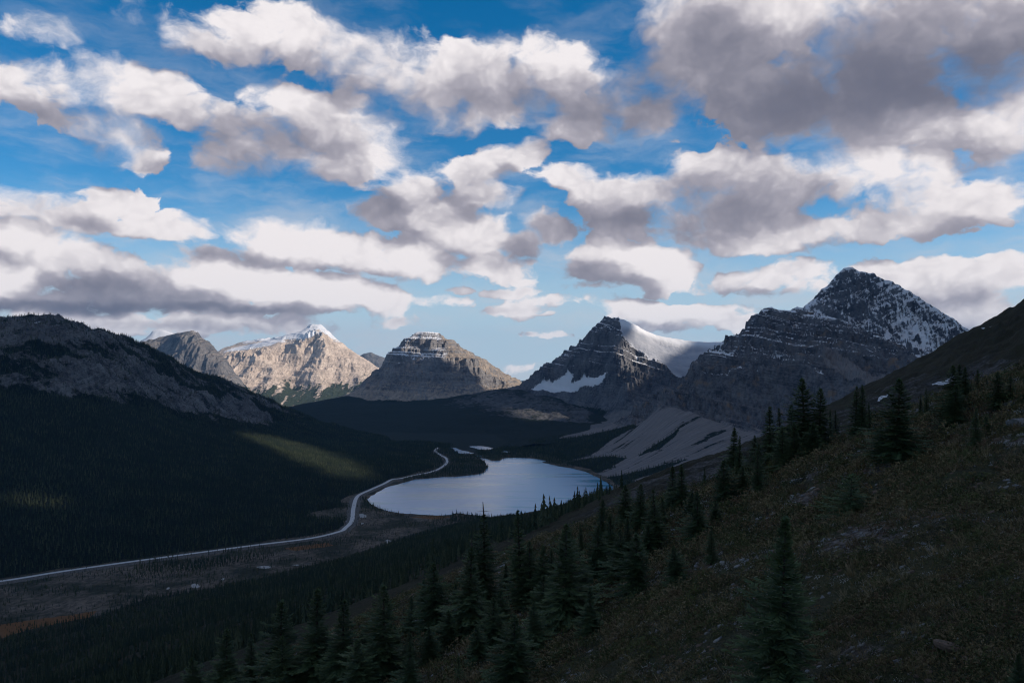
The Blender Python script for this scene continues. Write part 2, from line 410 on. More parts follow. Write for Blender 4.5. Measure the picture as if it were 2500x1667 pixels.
def mountain_mat(name, dark, light, scree, forest=(0.012, 0.020, 0.016), period=60.0, tilt=(0.1, 0.0), unit=1.0, snowc=(0.70, 0.715, 0.75), band=0.5, streak=None, bstr=0.7, warm=None):
    """bare layered rock; snow, scree and wood where the ground carries them (unit: metres of the finest grain)"""
    m, N = new_mat(name)
    P = N.node('ShaderNodeNewGeometry').outputs['Position']
    big = N.noise(P, 1 / (170 * unit), 5, 0.6); fine = N.noise(P, 1 / (22 * unit), 6, 0.65)
    # layers of the rock
    lay = N.vec('DOT_PRODUCT', P, (tilt[0] / period, tilt[1] / period, 1 / period))
    lay = N.math('ADD', lay, N.math('MULTIPLY', N.noise(P, 1 / (260 * unit), 4, 0.6), 2.4))
    l1 = N.noise(N.cxyz(0.0, 0.0, lay), 2.6, 5, 0.75)
    lx = N.vec('MULTIPLY', P, (1 / (34 * unit), 1 / (34 * unit), 1 / (140 * unit)))
    vert = N.noise(lx, 1.0, 5, 0.62)            # joints and runnels
    t = N.math('ADD', N.math('MULTIPLY', N.math('SUBTRACT', l1, 0.5), 1.6 * band), N.math('MULTIPLY', N.math('SUBTRACT', big, 0.5), 1.5))
    t = N.math('ADD', t, N.math('MULTIPLY', N.math('SUBTRACT', fine, 0.5), 1.3))
    t = N.math('ADD', t, N.math('MULTIPLY', N.math('SUBTRACT', vert, 0.5), 0.9))
    t = N.math('MULTIPLY_ADD', t, 1.45, 0.46, clamp=True)
    c = N.mix(t, dark, light)
    if warm: c = N.mix(N.ss(N.noise(P, 1 / (120 * unit), 3, 0.5), 0.58, 0.72, 0, 0.75), c, warm)
    # scree
    if streak:
        ax, ay = streak
        s1 = N.vec('DOT_PRODUCT', P, (ax, ay, 0)); s2 = N.vec('DOT_PRODUCT', P, (-ay, ax, 0))
        sv = N.cxyz(N.math('MULTIPLY', s1, 1 / (260 * unit)), N.math('MULTIPLY', s2, 1 / (13 * unit)), 0.0)
    else: sv = N.vec('MULTIPLY', P, (1 / (26 * unit), 1 / (60 * unit), 1 / (200 * unit)))
    st = N.noise(sv, 1.0, 5, 0.6)
    sc = N.mix(N.lin(st, 0.32, 0.68), tuple(0.62 * v for v in scree), tuple(1.15 * v for v in scree))
    sc = N.mix(N.lin(fine, 0.3, 0.7, 0.0, 0.35), sc, (0.10, 0.10, 0.11))
    asc = N.ss(N.math('ADD', attr(N, 'scree'), N.math('MULTIPLY', N.math('SUBTRACT', st, 0.5), 0.9)), 0.38, 0.62)
    c = N.mix(asc, c, sc)
    # snow
    asn = N.ss(N.math('ADD', N.math('ADD', attr(N, 'snow'), N.math('MULTIPLY', N.math('SUBTRACT', fine, 0.5), 0.7)), N.math('MULTIPLY', N.math('SUBTRACT', l1, 0.5), 0.9 * band)), 0.42, 0.60)
    c = N.mix(asn, c, N.mix(attr(N, 'shaded_ice'), snowc, N.mix(N.lin(big, 0.35, 0.65), (0.30, 0.32, 0.37), (0.42, 0.435, 0.475))))  # greyer snow colour stands for light shade on the glacier
    # wood and heath
    tn = N.noise(P, 1 / (6.5 * unit), 4, 0.7)
    fc = N.mix(N.lin(tn, 0.35, 0.65), tuple(0.5 * v for v in forest), tuple(1.6 * v for v in forest))
    afo = N.ss(N.math('ADD', attr(N, 'forest'), N.math('MULTIPLY', N.math('SUBTRACT', N.noise(P, 1 / (38 * unit), 5, 0.65), 0.5), 1.3)), 0.4, 0.6)
    c = N.mix(afo, c, fc)
    h = N.math('ADD', N.math('MULTIPLY', fine, 0.6), N.math('MULTIPLY', N.math('ADD', vert, N.math('MULTIPLY', l1, 0.8 * band)), N.math('SUBTRACT', 1.0, N.math('MULTIPLY', asc, 0.7))))
    h = N.math('MULTIPLY', h, N.math('SUBTRACT', 1.0, N.math('MULTIPLY', asn, 0.8)))
    h = N.math('ADD', h, N.math('MULTIPLY', N.math('MULTIPLY', tn, afo), 1.2))
    nrm = bump(N, h, bstr, 14 * unit)
    finish(N, bsdf(N, c, 0.92, nrm, 0.1).outputs[0])
    return m

def terrace(z, period, k, shift):
    """cliffs and ledges of uneven height along tilted layers"""
    l = (z + shift) / period
    return z + period * 0.62 * fbm(l, np.zeros_like(l) + 0.37, 4, 0.62, 2.17, seed=int(period)) * (1.4 * k)

# ------------------------------------------------------------------ the mountains
def px_of(x, y, z): return CX + FPX * x / y, YH - FPX * z / y
def inside(px, py, poly):
    """points inside a polygon"""
    r = np.zeros(px.shape, bool); n = len(poly)
    for i in range(n):
        x0, y0 = poly[i]; x1, y1 = poly[(i + 1) % n]
        c = ((y0 > py) != (y1 > py)) & (px < (x1 - x0) * (py - y0) / (y1 - y0 + 1e-9) + x0); r ^= c
    return r
def soft_inside(px, py, poly, blur):
    """polygon cover with a soft, uneven edge"""
    d = np.full(px.shape, 1e9); n = len(poly)
    for i in range(n):
        x0, y0 = poly[i]; x1, y1 = poly[(i + 1) % n]; dx, dy = x1 - x0, y1 - y0
        t = np.clip(((px - x0) * dx + (py - y0) * dy) / (dx * dx + dy * dy + 1e-9), 0, 1)
        d = np.minimum(d, np.hypot(px - x0 - t * dx, py - y0 - t * dy))
    d = np.where(inside(px, py, poly), d, -d)
    return sst(d, -blur, blur)
U = lambda px: (px - CX) / FPX
def below_crest(g, Z, sk, lo, full=30.0):
    """0..1 weight that keeps the crest line itself clean of big relief"""
    a = np.array(sorted((p[0], p[1]) for p in sk)); px, py = px_of(g.X, g.Y, Z)
    return lo + (1 - lo) * sst(np.abs(py - np.interp(px, a[:, 0], a[:, 1])), 1.0, full)

# --- far snowy mountain, in the sun
sk = line([(480,900,17500),(542,859,17000),(550,852,17000),(586,843,17000),(640,836,17000),(687,826,16800),(698,814,16500),(709,812,16400),(727,807,16500),(741,805,16600),(756,792,16700),(770,794,16700),(781,790,16700),(792,799,16700),(806,812,16600),(828,832,16500),(850,846,16400),(865,859,16300),(890,873,16200),(908,888,16100),(925,898,16000),(960,915,15800),(1010,935,15600)], 9)
C = pts3(sk) + behind(sk, 1500, 900, 4)
for l in ([(709,812,16400),(692,838,15700),(664,862,15300),(640,878,15000)],
          [(560,872,15600),(596,869,15100),(622,869,15000),(648,874,14900),(667,900,14500),(660,932,14000),(645,965,13500)],
          [(620,884,15050),(634,905,14650),(628,935,14150)],
          [(781,790,16700),(798,835,15800),(792,876,15200),(772,915,14600),(758,960,13900)],
          [(745,830,15900),(728,880,15300),(718,920,14800),(716,955,14300)],
          [(850,846,16400),(846,888,15400),(838,930,14700)],[(822,850,15900),(818,900,15150),(805,945,14500)],
          [(890,873,16200),(895,915,15300)],
          [(480,985,13300),(560,990,13200),(640,1000,13000),(720,1000,13000),(800,995,13000),(900,985,13000),(1010,980,13000)],
          [(480,1010,12000),(700,1015,11800),(1010,1010,11800)]):
    C += pts3(line(l, 14))
S = Surf(C); g = Grid(U(440), U(1040), 460, 11800, 18200, 420)
Z = S(g.X, g.Y); D = np.clip((Z + 700) / 1200, 0.1, 1) * below_crest(g, Z, sk, 0.12, 34)
Z = Z + (ridged(g.X / 820, g.Y / 1700, 6, 0.54, seed=3) - 0.45) * 470 * D + fbm(g.X / 230, g.Y / 800, 5, 0.6, seed=9) * 110 * D
sh = 0.10 * g.X + 60 * fbm(g.X / 1500, g.Y / 1500, 3, seed=5)
Z = Z * 0.3 + 0.7 * terrace(Z, 95, 0.62, sh)
zx, zy, sl = g.slope(Z); px, py = px_of(g.X, g.Y, Z)
n1 = fbm(g.X / 500, g.Y / 500, 5, 0.6, seed=21)
snow = sst(Z, 250, 700) * (1.15 - 0.62 * sst(sl, 0.45, 1.4)) + 0.35 * n1
snow = np.maximum(snow, soft_inside(px, py, [(540,862),(560,850),(690,822),(722,804),(748,803),(772,808),(768,822),(740,830),(700,828),(660,845),(600,855)], 8) * 0.85)
scree = np.clip(1.05 - 1.0 * sst(sl, 0.5, 1.1) + 0.3 * n1, 0, 1)
forest = sst(-Z, 90, 640) * 0.95 + 1.0 * fbm(g.X / 170, g.Y / 1500, 4, 0.6, seed=4) - 0.10
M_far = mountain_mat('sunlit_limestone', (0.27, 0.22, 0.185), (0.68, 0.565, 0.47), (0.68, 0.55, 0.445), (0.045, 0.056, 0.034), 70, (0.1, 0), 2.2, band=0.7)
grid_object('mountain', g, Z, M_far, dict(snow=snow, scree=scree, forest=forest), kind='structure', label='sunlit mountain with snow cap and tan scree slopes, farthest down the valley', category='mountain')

# --- rock peak left of it
sk = line([(300,870,12800),(345,850,12800),(369,845,12800),(390,823,12600),(416,816,12500),(456,808,12400),(468,804,12300),(481,808,12300),(488,823,12250),(513,834,12200),(524,848,12100),(542,866,12000),(557,884,11900),(578,917,11700),(600,950,11500),(640,985,11300)], 8)
C = pts3(sk) + behind(sk, 1100, 700, 3)
for l in ([(468,804,12300),(464,850,11900),(480,890,11600),(520,930,11300),(560,970,11000)],[(400,822,12500),(396,870,11900),(410,930,11300)],[(524,848,12100),(530,890,11600),(560,925,11400)],[(300,1000,10600),(450,1005,10600),(640,1010,10600)]):
    C += pts3(line(l, 12))
S = Surf(C); g = Grid(U(270), U(670), 280, 10600, 13600, 240)
Z = S(g.X, g.Y); D = below_crest(g, Z, sk, 0.1, 30)
Z = Z + ((ridged(g.X / 380, g.Y / 900, 6, 0.55, seed=13) - 0.45) * 150 + fbm(g.X / 130, g.Y / 420, 4, 0.6, seed=2) * 45) * D
sh = -0.22 * g.X + 40 * fbm(g.X / 900, g.Y / 900, 3, seed=6)
Z = Z * 0.2 + 0.8 * terrace(Z, 75, 0.6, sh)
zx, zy, sl = g.slope(Z); n1 = fbm(g.X / 300, g.Y / 300, 5, 0.6, seed=22)
snow = sst(Z, 250, 650) * (0.75 - 0.6 * sst(sl, 0.3, 1.0)) + 0.25 * n1
scree = np.clip(0.85 - 0.9 * sst(sl, 0.4, 1.0) + 0.3 * n1, 0, 1); forest = sst(-Z, 150, 450) + 0.3 * n1
M_left = mountain_mat('shaded_limestone', (0.075, 0.078, 0.088), (0.205, 0.195, 0.19), (0.27, 0.235, 0.205), period=55, tilt=(-0.22, 0), unit=1.7, band=0.7)  # rock colour darkened in place of cloud shade on this peak
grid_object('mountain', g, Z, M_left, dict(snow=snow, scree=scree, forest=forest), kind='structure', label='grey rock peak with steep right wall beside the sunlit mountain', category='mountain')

# --- snow dome showing behind the rock peak, and a small far peak
for nm, pts, Y, lab, sn in (('mountain', [(290,870),(340,833),(362,823),(372,808),(385,806),(398,807),(416,812),(450,822),(500,850)], 15500, 'pale snow dome peeping out behind the grey rock peak', 1.0),
                        ('mountain', [(850,892),(870,878),(883,866),(896,861),(905,858),(913,862),(923,866),(934,873),(945,877),(960,888),(990,905)], 21000, 'small far blue peak in the gap beside the sunlit mountain', 0.12)):
    sk = line([(a, b, Y) for a, b in pts], 5)
    C = pts3(sk) + behind(sk, 900, 600, 3) + pts3(line([(pts[0][0], 935, Y - 1300), (pts[-1][0], 935, Y - 1300)], 12))
    mid = pts[len(pts) // 2]; C += pts3(line([(mid[0], mid[1], Y), (mid[0] + 4, 900, Y - 800)], 10))
    S = Surf(C); g = Grid(U(pts[0][0] - 15), U(pts[-1][0] + 15), 130, Y - 1300, Y + 800, 90); Z = S(g.X, g.Y)
    Z = Z + (ridged(g.X / 500, g.Y / 800, 5, 0.5, seed=33) - 0.45) * 70 * (1 - 0.8 * sn)
    zx, zy, sl = g.slope(Z)
    grid_object(nm, g, Z, M_far if sn > 0.5 else M_left, dict(snow=sn * 1.2 - 0.5 * sst(sl, 0.5, 1.0) + 0.1 * fbm(g.X / 300, g.Y / 300, 4), scree=np.full_like(Z, 0.3), forest=np.zeros_like(Z)), kind='structure', label=lab, category='mountain')

# --- the flat-topped mountain above the head of the lake
sk = line([(760,985,7200),(800,977,7300),(836,969,7400),(869,957,7500),(890,935,7600),(901,917,7700),(923,899,7800),(948,881,7900),(954,859,7950),(961,848,8000),(970,849,8000),(977,846,8000),(981,837,8050),(995,825,8100),(1017,813,8150),(1035,810,8200),(1066,811,8200),(1078,819,8250),(1107,843,8300),(1125,854,8350),(1147,859,8400),(1165,870,8400),(1190,892,8450),(1216,908,8500),(1241,926,8500),(1270,938,8500),(1310,955,8500)], 7)
C = pts3(sk) + behind(sk, 1100, 620, 3)
for l in ([(1066,811,8200),(1084,838,7950),(1092,857,7750),(1088,874,7600)],
          [(1088,874,7600),(1125,884,7550),(1161,896,7600),(1198,911,7700),(1232,926,7850)],
          [(1088,892,7450),(1125,903,7430),(1161,915,7480),(1198,928,7560)],
          [(961,880,7650),(1000,872,7580),(1040,876,7500),(1080,884,7450)],
          [(975,858,7850),(1010,850,7850),(1050,848,7850)],[(965,872,7700),(1010,866,7650),(1060,866,7640)],
          [(948,900,7500),(990,915,7300),(1040,925,7200)],
          [(870,967,7000),(908,982,6850),(952,980,6850),(1010,978,6850),(1053,976,6800),(1107,976,6800),(1143,964,6950),(1180,950,7150),(1240,945,7600),(1310,962,7800)],
          [(760,1000,6800),(870,1000,6600),(1050,1000,6500),(1200,985,6600),(1310,985,6900)]):
    C += pts3(line(l, 12))
S = Surf(C); g = Grid(U(740), U(1320), 560, 6500, 9000, 330)
Z = S(g.X, g.Y); hi = sst(Z, -330, -60); D = below_crest(g, Z, sk, 0.2, 24)
Z = Z + D * ((ridged(g.X / 360, g.Y / 760, 6, 0.56, seed=43) - 0.45) * 105 + fbm(g.X / 80, g.Y / 300, 5, 0.62, seed=12) * 46) * (0.25 + 0.75 * hi)
sh = 0.06 * g.X + 25 * fbm(g.X / 700, g.Y / 700, 3, seed=8)
Zt = terrace(Z, 52, 0.66, sh); Z = Z + (Zt - Z) * (1.35 * hi)
zx, zy, sl = g.slope(Z); px, py = px_of(g.X, g.Y, Z); n1 = fbm(g.X / 160, g.Y / 160, 5, 0.6, seed=23)
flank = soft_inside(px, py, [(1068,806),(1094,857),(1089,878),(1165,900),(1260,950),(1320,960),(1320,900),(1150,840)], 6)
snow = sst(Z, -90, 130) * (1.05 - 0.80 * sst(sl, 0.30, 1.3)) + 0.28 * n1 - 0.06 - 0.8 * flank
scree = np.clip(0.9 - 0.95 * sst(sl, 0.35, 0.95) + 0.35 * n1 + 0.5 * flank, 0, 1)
forest = sst(-Z, 265, 345) * 1.1 + 0.25 * n1 - 0.12
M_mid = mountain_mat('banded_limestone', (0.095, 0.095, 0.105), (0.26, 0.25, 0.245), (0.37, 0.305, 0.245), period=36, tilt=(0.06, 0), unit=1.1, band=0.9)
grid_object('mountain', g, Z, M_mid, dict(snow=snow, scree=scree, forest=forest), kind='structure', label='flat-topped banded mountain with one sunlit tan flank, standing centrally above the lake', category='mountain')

# --- the peak with the glacier
sk = line([(1180,965,7400),(1240,950,7300),(1270,937,7200),(1306,913,7050),(1342,884,6900),(1369,868,6800),(1393,868,6750),(1415,855,6700),(1429,827,6650),(1447,798,6600),(1462,783,6600),(1483,778,6600),(1509,782,6620),(1512,781,6620),(1523,780,6650),(1545,790,6750),(1570,803,6850),(1606,819,7000),(1650,828,7100),(1722,838,7200),(1769,838,7200),(1787,832,7200),(1816,812,7200),(1880,800,7200)], 7)
C = pts3(sk) + behind(sk, 1000, 450, 3)
for l in ([(1510,783,6620),(1518,819,6400),(1541,845,6250),(1580,875,6100),(1613,893,6000),(1672,927,5800)],
          [(1530,832,6420),(1556,858,6280),(1600,880,6150),(1650,905,6000),(1700,925,5900)],
          [(1600,842,6750),(1680,862,6650),(1780,870,6600)],
          [(1483,800,6450),(1492,850,6150),(1498,890,5950),(1512,930,5750),(1530,975,5500)],
          [(1369,868,6800),(1400,890,6500),(1420,915,6300),(1450,945,6100)],
          [(1330,925,6750),(1380,930,6550),(1420,935,6330)],
          [(1620,930,5600),(1640,960,5300),(1660,985,5000)],[(1560,905,5950),(1580,945,5600),(1600,985,5200)],
          [(1180,985,6900),(1270,955,7000),(1310,960,6750),(1370,965,6500),(1430,985,6150),(1490,1010,5600),(1550,1020,5200),(1620,1015,4900),(1720,1000,4800),(1850,980,4900)],
          [(1180,1020,6000),(1300,1020,5800),(1430,1035,5300),(1480,1052,4700),(1560,1050,4300),(1700,1040,4300),(1850,1030,4300)]):
    C += pts3(line(l, 12))
S = Surf(C); g = Grid(U(1160), U(1880), 700, 4300, 7900, 460)
Z = S(g.X, g.Y); px, py = px_of(g.X, g.Y, Z)
glacier = soft_inside(px, py, [(1511,776),(1522,820),(1543,843),(1582,873),(1616,890),(1674,925),(1700,935),(1900,900),(1900,760)], 5)
cirque = soft_inside(px, py, [(1296,952),(1320,935),(1355,923),(1385,912),(1402,908),(1396,930),(1440,920),(1485,905),(1478,925),(1420,948),(1380,956),(1330,956)], 7)
hi = sst(Z, -300, -120) * (1 - glacier); D = below_crest(g, Z, sk, 0.42, 22)
Z = Z + D * ((ridged(g.X / 270, g.Y / 560, 6, 0.56, seed=53) - 0.45) * 115 + fbm(g.X / 60, g.Y / 210, 5, 0.62, seed=32) * 40) * (0.12 + 0.88 * hi) * (1 - 0.6 * cirque)
Z += glacier * (fbm(g.X / 160, g.Y / 240, 4, 0.5, seed=72) * 9 - np.abs(fbm(g.X / 300, g.Y / 70, 3, seed=73)) * 7)
sh = 0.42 * g.X + 0.1 * g.Y + 22 * fbm(g.X / 500, g.Y / 500, 3, seed=18)
Zt = terrace(Z, 44, 0.66, sh); Z = Z + (Zt - Z) * (1.6 * hi)
zx, zy, sl = g.slope(Z); n1 = fbm(g.X / 130, g.Y / 130, 5, 0.6, seed=24)
snow = np.maximum(sst(Z, -150, 60) * (0.98 - 0.88 * sst(sl, 0.30, 1.25)) + 0.24 * n1 - 0.08, np.maximum(glacier, cirque * 0.9 + 0.3 * n1 * cirque))
scree = np.clip(0.85 - 0.9 * sst(sl, 0.35, 0.95) + 0.35 * n1, 0, 1)
scree = np.maximum(scree, 0.9 * soft_inside(px, py, [(1436,1062),(1442,1040),(1500,1000),(1545,1000),(1580,1030),(1545,1050)], 8))
forest = np.clip(sst(-Z, 285, 360) * 1.1 + 0.25 * n1 - 0.1, 0, 1) * (1 - soft_inside(px, py, [(1436,1070),(1442,1040),(1500,990),(1560,990),(1600,1040),(1545,1070)], 8))
M_cold = mountain_mat('dark_limestone', (0.042, 0.047, 0.060), (0.165, 0.165, 0.175), (0.17, 0.165, 0.165), period=30, tilt=(0.42, 0.1), unit=0.9, band=1.0)
shaded_ice = glacier * sst(py - np.interp(px, [1500, 1560, 1650, 1800], [786, 806, 838, 846]), -3, 12)  # glacier below its crest, thin shade painted in as greyer snow
grid_object('mountain', g, Z, M_cold, dict(shaded_ice=shaded_ice, snow=snow, scree=scree, forest=forest), kind='structure', label='dark peak with a smooth white glacier spilling off its right shoulder', category='mountain')

# --- high peak on the right
sk = line([(1760,900,6400),(1800,850,6300),(1863,790,6100),(1925,772,6000),(1961,759,6000),(1975,745,6000),(1983,736,6000),(1993,730,6000),(2006,705,6000),(2015,705,6000),(2040,676,6000),(2059,657,6000),(2080,656,6000),(2109,665,6000),(2124,670,6000),(2142,674,6000),(2192,698,5950),(2247,730,5900),(2301,763,5850),(2355,802,5800),(2368,813,5800),(2450,870,5700),(2560,930,5600)], 7)
C = pts3(sk) + behind(sk, 1000, 800, 3)
for l in ([(2059,657,6000),(2050,720,5650),(2035,775,5350)],[(2142,674,6000),(2120,730,5650),(2100,790,5300)],
          [(2124,670,6000),(2110,710,5780),(2085,755,5520)],[(2190,745,5650),(2175,790,5350),(2160,830,5050)],
          [(2247,730,5900),(2225,780,5500),(2215,830,5150)],[(2200,750,5600),(2230,800,5250),(2270,860,4850)],
          [(2301,763,5850),(2300,820,5350),(2290,875,4900)],
          [(1760,960,5000),(1900,850,5100),(2011,800,5200),(2100,830,4900),(2200,880,4700),(2300,940,4500),(2560,1000,4400)]):
    C += pts3(line(l, 12))
S = Surf(C); g = Grid(U(1740), U(2580), 720, 4400, 6900, 330)
Z = S(g.X, g.Y); px, py = px_of(g.X, g.Y, Z)
D = below_crest(g, Z, sk, 0.2, 26)
Z = Z + D * ((ridged(g.X / 240, g.Y / 460, 6, 0.56, seed=63) - 0.45) * 135 + fbm(g.X / 55, g.Y / 170, 5, 0.63, seed=42) * 48)
sh = -0.35 * g.X + 30 * fbm(g.X / 400, g.Y / 400, 3, seed=19)
Zt = terrace(Z, 42, 0.62, sh); Z = Z * 0.3 + Zt * 0.7
zx, zy, sl = g.slope(Z); n1 = fbm(g.X / 110, g.Y / 110, 6, 0.62, seed=25)
streak = fbm((0.35 * g.X + g.Y) / 260, (g.X - 0.35 * g.Y) / 24, 4, 0.6, seed=27)
snow = 0.68 - 0.34 * sst(sl, 0.6, 1.9) + 0.30 * n1 + 0.34 * streak
snow += 0.13 * soft_inside(px, py, [(2180,800),(2205,745),(2235,760),(2300,830),(2290,880),(2230,860),(2170,850)], 14) - 0.12 * soft_inside(px, py, [(1990,740),(2060,660),(2140,680),(2120,780),(2020,790)], 20)
scree = np.clip(0.55 - 0.9 * sst(sl, 0.4, 1.0) + 0.35 * n1, 0, 1)
M_high = mountain_mat('snowy_dark_rock', (0.038, 0.042, 0.052), (0.155, 0.155, 0.165), (0.22, 0.20, 0.195), period=34, tilt=(-0.35, 0), unit=0.8, band=0.7)
grid_object('mountain', g, Z, M_high, dict(snow=snow, scree=scree, forest=np.zeros_like(Z)), kind='structure', label='tallest pointed peak on the right, dark rock dusted all over with snow', category='mountain')

# --- buttress in front of it, with the scree fans down to the lake
sk = line([(1655,945,4500),(1672,925,4400),(1690,891,4400),(1722,862,4400),(1737,858,4400),(1769,867,4400),(1784,869,4400),(1813,824,4500),(1820,810,4550),(1845,773,4700),(1863,759,4800),(1885,763,4800),(1925,764,4800),(1961,761,4800),(2011,777,4650),(2058,784,4550),(2120,813,4400),(2192,846,4250),(2265,886,4000),(2350,930,3800),(2450,980,3600)], 7)
C = pts3(sk) + behind(sk, 700, 330, 3)
ledge = [(1675,940,4250),(1708,895,4220),(1758,911,4120),(1802,890,4100),(1838,902,4050),(1899,902,4020),(1928,887,4000),(1957,889,3960),(1993,905,3880),(2040,911,3800),(2084,925,3700),(2113,955,3600)]
for l in (ledge, [(p[0] - 2, p[1] + 75, p[2] - 95) for p in ledge[1:]],
          [(1961,762,4800),(1985,790,4550),(2000,830,4300),(2005,850,4200)],[(1925,764,4800),(1925,810,4450),(1935,850,4250)],
          [(1990,846,4250),(2030,870,4050),(2100,905,3850),(2180,945,3700)],
          [(2058,784,4550),(2100,840,4250),(2170,900,3950),(2220,930,3800)],
          [(1845,773,4700),(1848,820,4450),(1862,860,4250)],
          [(1600,1004,3980),(1644,998,3900),(1700,1012,3840),(1760,1030,3760),(1850,1055,3620),(1950,1060,3580),(2050,1055,3480),(2120,1038,3370),(2250,1000,3300)],
          [(1610,975,4150),(1640,965,4150),(1690,970,4080)],
          [(1438,1063,4250),(1500,1050,4180),(1545,1038,4130),(1575,1020,4060)],
          [(1644,998,3900),(1601,1051,3743),(1555,1096,3587),(1504,1132,3430)],[(1736,1021,3780),(1687,1068,3550),(1631,1117,3352),(1568,1156,3153)],[(1850,1055,3620),(1743,1141,3150),(1670,1185,2900)],[(1575,1020,4060),(1480,1087,3909),(1425,1110,3800)]):
    C += pts3(line(l, 12))
shore = [(1250,1093),(1290,1098),(1323,1112),(1345,1118),(1371,1126),(1430,1147),(1465,1165),(1497,1186),(1560,1208),(1650,1226),(1800,1250),(2000,1280)]
C += [floor_at(a + 14, b - 3, -449.0) for a, b in shore] + [floor_at(a - 12, b + 8, -456.0) for a, b in shore[2:]] + [(x, y, -462.0) for x, y, z in (floor_at(1180, 1097), floor_at(1150, 1120), floor_at(1250, 1140), floor_at(1330, 1180), floor_at(1370, 1230))]
S = Surf(C); g = Grid(U(1180), U(2480), 820, 2250, 5300, 520)
Z = S(g.X, g.Y); px, py = px_of(g.X, g.Y, Z)
fan = soft_inside(px, py, [(1376,1126),(1440,1112),(1462,1098),(1482,1080),(1500,1062),(1545,1040),(1600,1000),(1648,992),(1735,1020),(1780,1038),(1850,1060),(1950,1075),(2050,1090),(2050,1300),(1500,1300),(1440,1165),(1450,1156),(1500,1140),(1470,1140),(1420,1140)], 7)
cliff = sst(Z, -330, -265) * (1 - fan)
D = below_crest(g, Z, sk, 0.25, 22)
Z = Z + D * ((ridged(g.X / 190, g.Y / 400, 6, 0.54, seed=73) - 0.45) * 78 + fbm(g.X / 34, g.Y / 110, 5, 0.63, seed=52) * 34) * cliff
sh = 0.22 * g.X + 18 * fbm(g.X / 300, g.Y / 300, 3, seed=29)
Zt = terrace(Z, 46, 0.66, sh); Z = Z + (Zt - Z) * (1.75 * cliff)
Z += fan * fbm((0.76 * g.X + 0.65 * g.Y) / 300, (-0.65 * g.X + 0.76 * g.Y) / 26, 4, 0.55, seed=61) * 3.5
zx, zy, sl = g.slope(Z); n1 = fbm(g.X / 80, g.Y / 80, 6, 0.62, seed=26)
snow = sst(Z, -120, 130) * (1.02 - 0.92 * sst(sl, 0.30, 1.25)) + 0.24 * n1 - 0.10
lg = np.zeros_like(Z)
for a, b in zip(ledge[1:-1], ledge[2:]):
    lg = np.maximum(lg, soft_inside(px, py, [(a[0], a[1] - 4), (b[0], b[1] - 4), (b[0], b[1] + 3), (a[0], a[1] + 3)], 4))
lg = np.maximum(lg, soft_inside(px, py, [(1876,868),(1900,864),(1930,862),(1925,873),(1900,880),(1885,886)], 5))
snow = np.maximum(snow, lg * (0.46 + 0.9 * n1))
tan = soft_inside(px, py, [(2008,845),(2030,855),(2120,905),(2190,945),(2150,985),(2090,930),(2040,900),(2010,880)], 9)
run = fbm((0.76 * g.X + 0.65 * g.Y) / 520, (-0.65 * g.X + 0.76 * g.Y) / 60, 4, 0.55, seed=62)
scree = np.maximum(np.clip(0.6 - 0.9 * sst(sl, 0.4, 0.9) + 0.35 * n1, 0, 1), np.maximum(fan * np.clip(0.95 + 1.3 * run, 0.1, 1), tan)); snow -= 0.5 * tan
# tongues of wood between the fans
wood = np.zeros_like(Z)
for poly in ([(1330,1122),(1376,1130),(1440,1118),(1490,1114),(1530,1118),(1490,1140),(1470,1150),(1440,1160),(1400,1150)],
             [(1580,1098),(1640,1060),(1660,1042),(1650,1062),(1610,1095),(1560,1112)],
             [(1455,1170),(1520,1160),(1600,1140),(1680,1120),(1600,1155),(1540,1172),(1560,1180),(1520,1200),(1490,1190)],
             [(1300,1085),(1438,1062),(1545,1038),(1555,1040),(1500,1068),(1480,1082),(1460,1100),(1440,1110),(1376,1122),(1300,1110)]):
    wood = np.maximum(wood, soft_inside(px, py, poly, 6))
forest = np.maximum(wood * 1.2, sst(-Z, 395, 440) * (1 - fan) * 1.1)
forest_w = forest
forest = np.maximum(forest, fan * np.clip(-1.6 * run - 0.05, 0, 0.62))
fan_g, fan_wood, fan_Z, fan_fan = g, forest_w, Z, fan
M_fan = mountain_mat('buttress_rock', (0.040, 0.043, 0.052), (0.175, 0.17, 0.175), (0.225, 0.205, 0.20), period=24, tilt=(0.22, 0), unit=0.62, band=0.9, streak=(0.76, 0.65), warm=(0.22, 0.15, 0.10))
grid_object('mountain', g, Z, M_fan, dict(snow=snow, scree=scree, forest=forest), kind='structure', label='layered rock buttress with snowy ledges above grey scree fans running down to the lake', category='mountain')

# --- dark wooded rise beyond the lake
C = []
for l in ([(500,1095,4700),(900,1094,4600),(1100,1090,4650),(1250,1090,4600),(1400,1078,4700)],[(700,1050,5500),(850,1040,5600),(1050,1040,5500),(1250,1045,5400),(1400,1050,5200)],
          [(560,1030,6000),(640,1010,6300),(683,1000,6500),(759,981,6700),(850,967,6900),(908,985,6750),(952,985,6700),(1053,980,6650),(1107,980,6600),(1143,970,6700),(1180,957,6900),(1240,950,7200),(1300,957,6900),(1370,975,6500),(1430,1000,6000),(1480,1035,5300)],
          [(560,1040,7600),(850,1000,8000),(1100,1000,8000),(1300,1000,8000),(1480,1030,7000)]):
    C += pts3(line(l, 16))
S = Surf(C); g = Grid(U(500), U(1500), 560, 4400, 7600, 240)
Z = S(g.X, g.Y); px, py = px_of(g.X, g.Y, Z); hum = soft_inside(px, py, [(1080,985),(1180,950),(1300,955),(1450,1000),(1430,1060),(1300,1035),(1180,1000)], 25)
Z += fbm(g.X / 260, g.Y / 300, 5, 0.55, seed=81) * (12 + 30 * hum) * sst(g.Y, 4650, 5200)
zx, zy, sl = g.slope(Z); n1 = fbm(g.X / 120, g.Y / 120, 5, 0.6, seed=82)
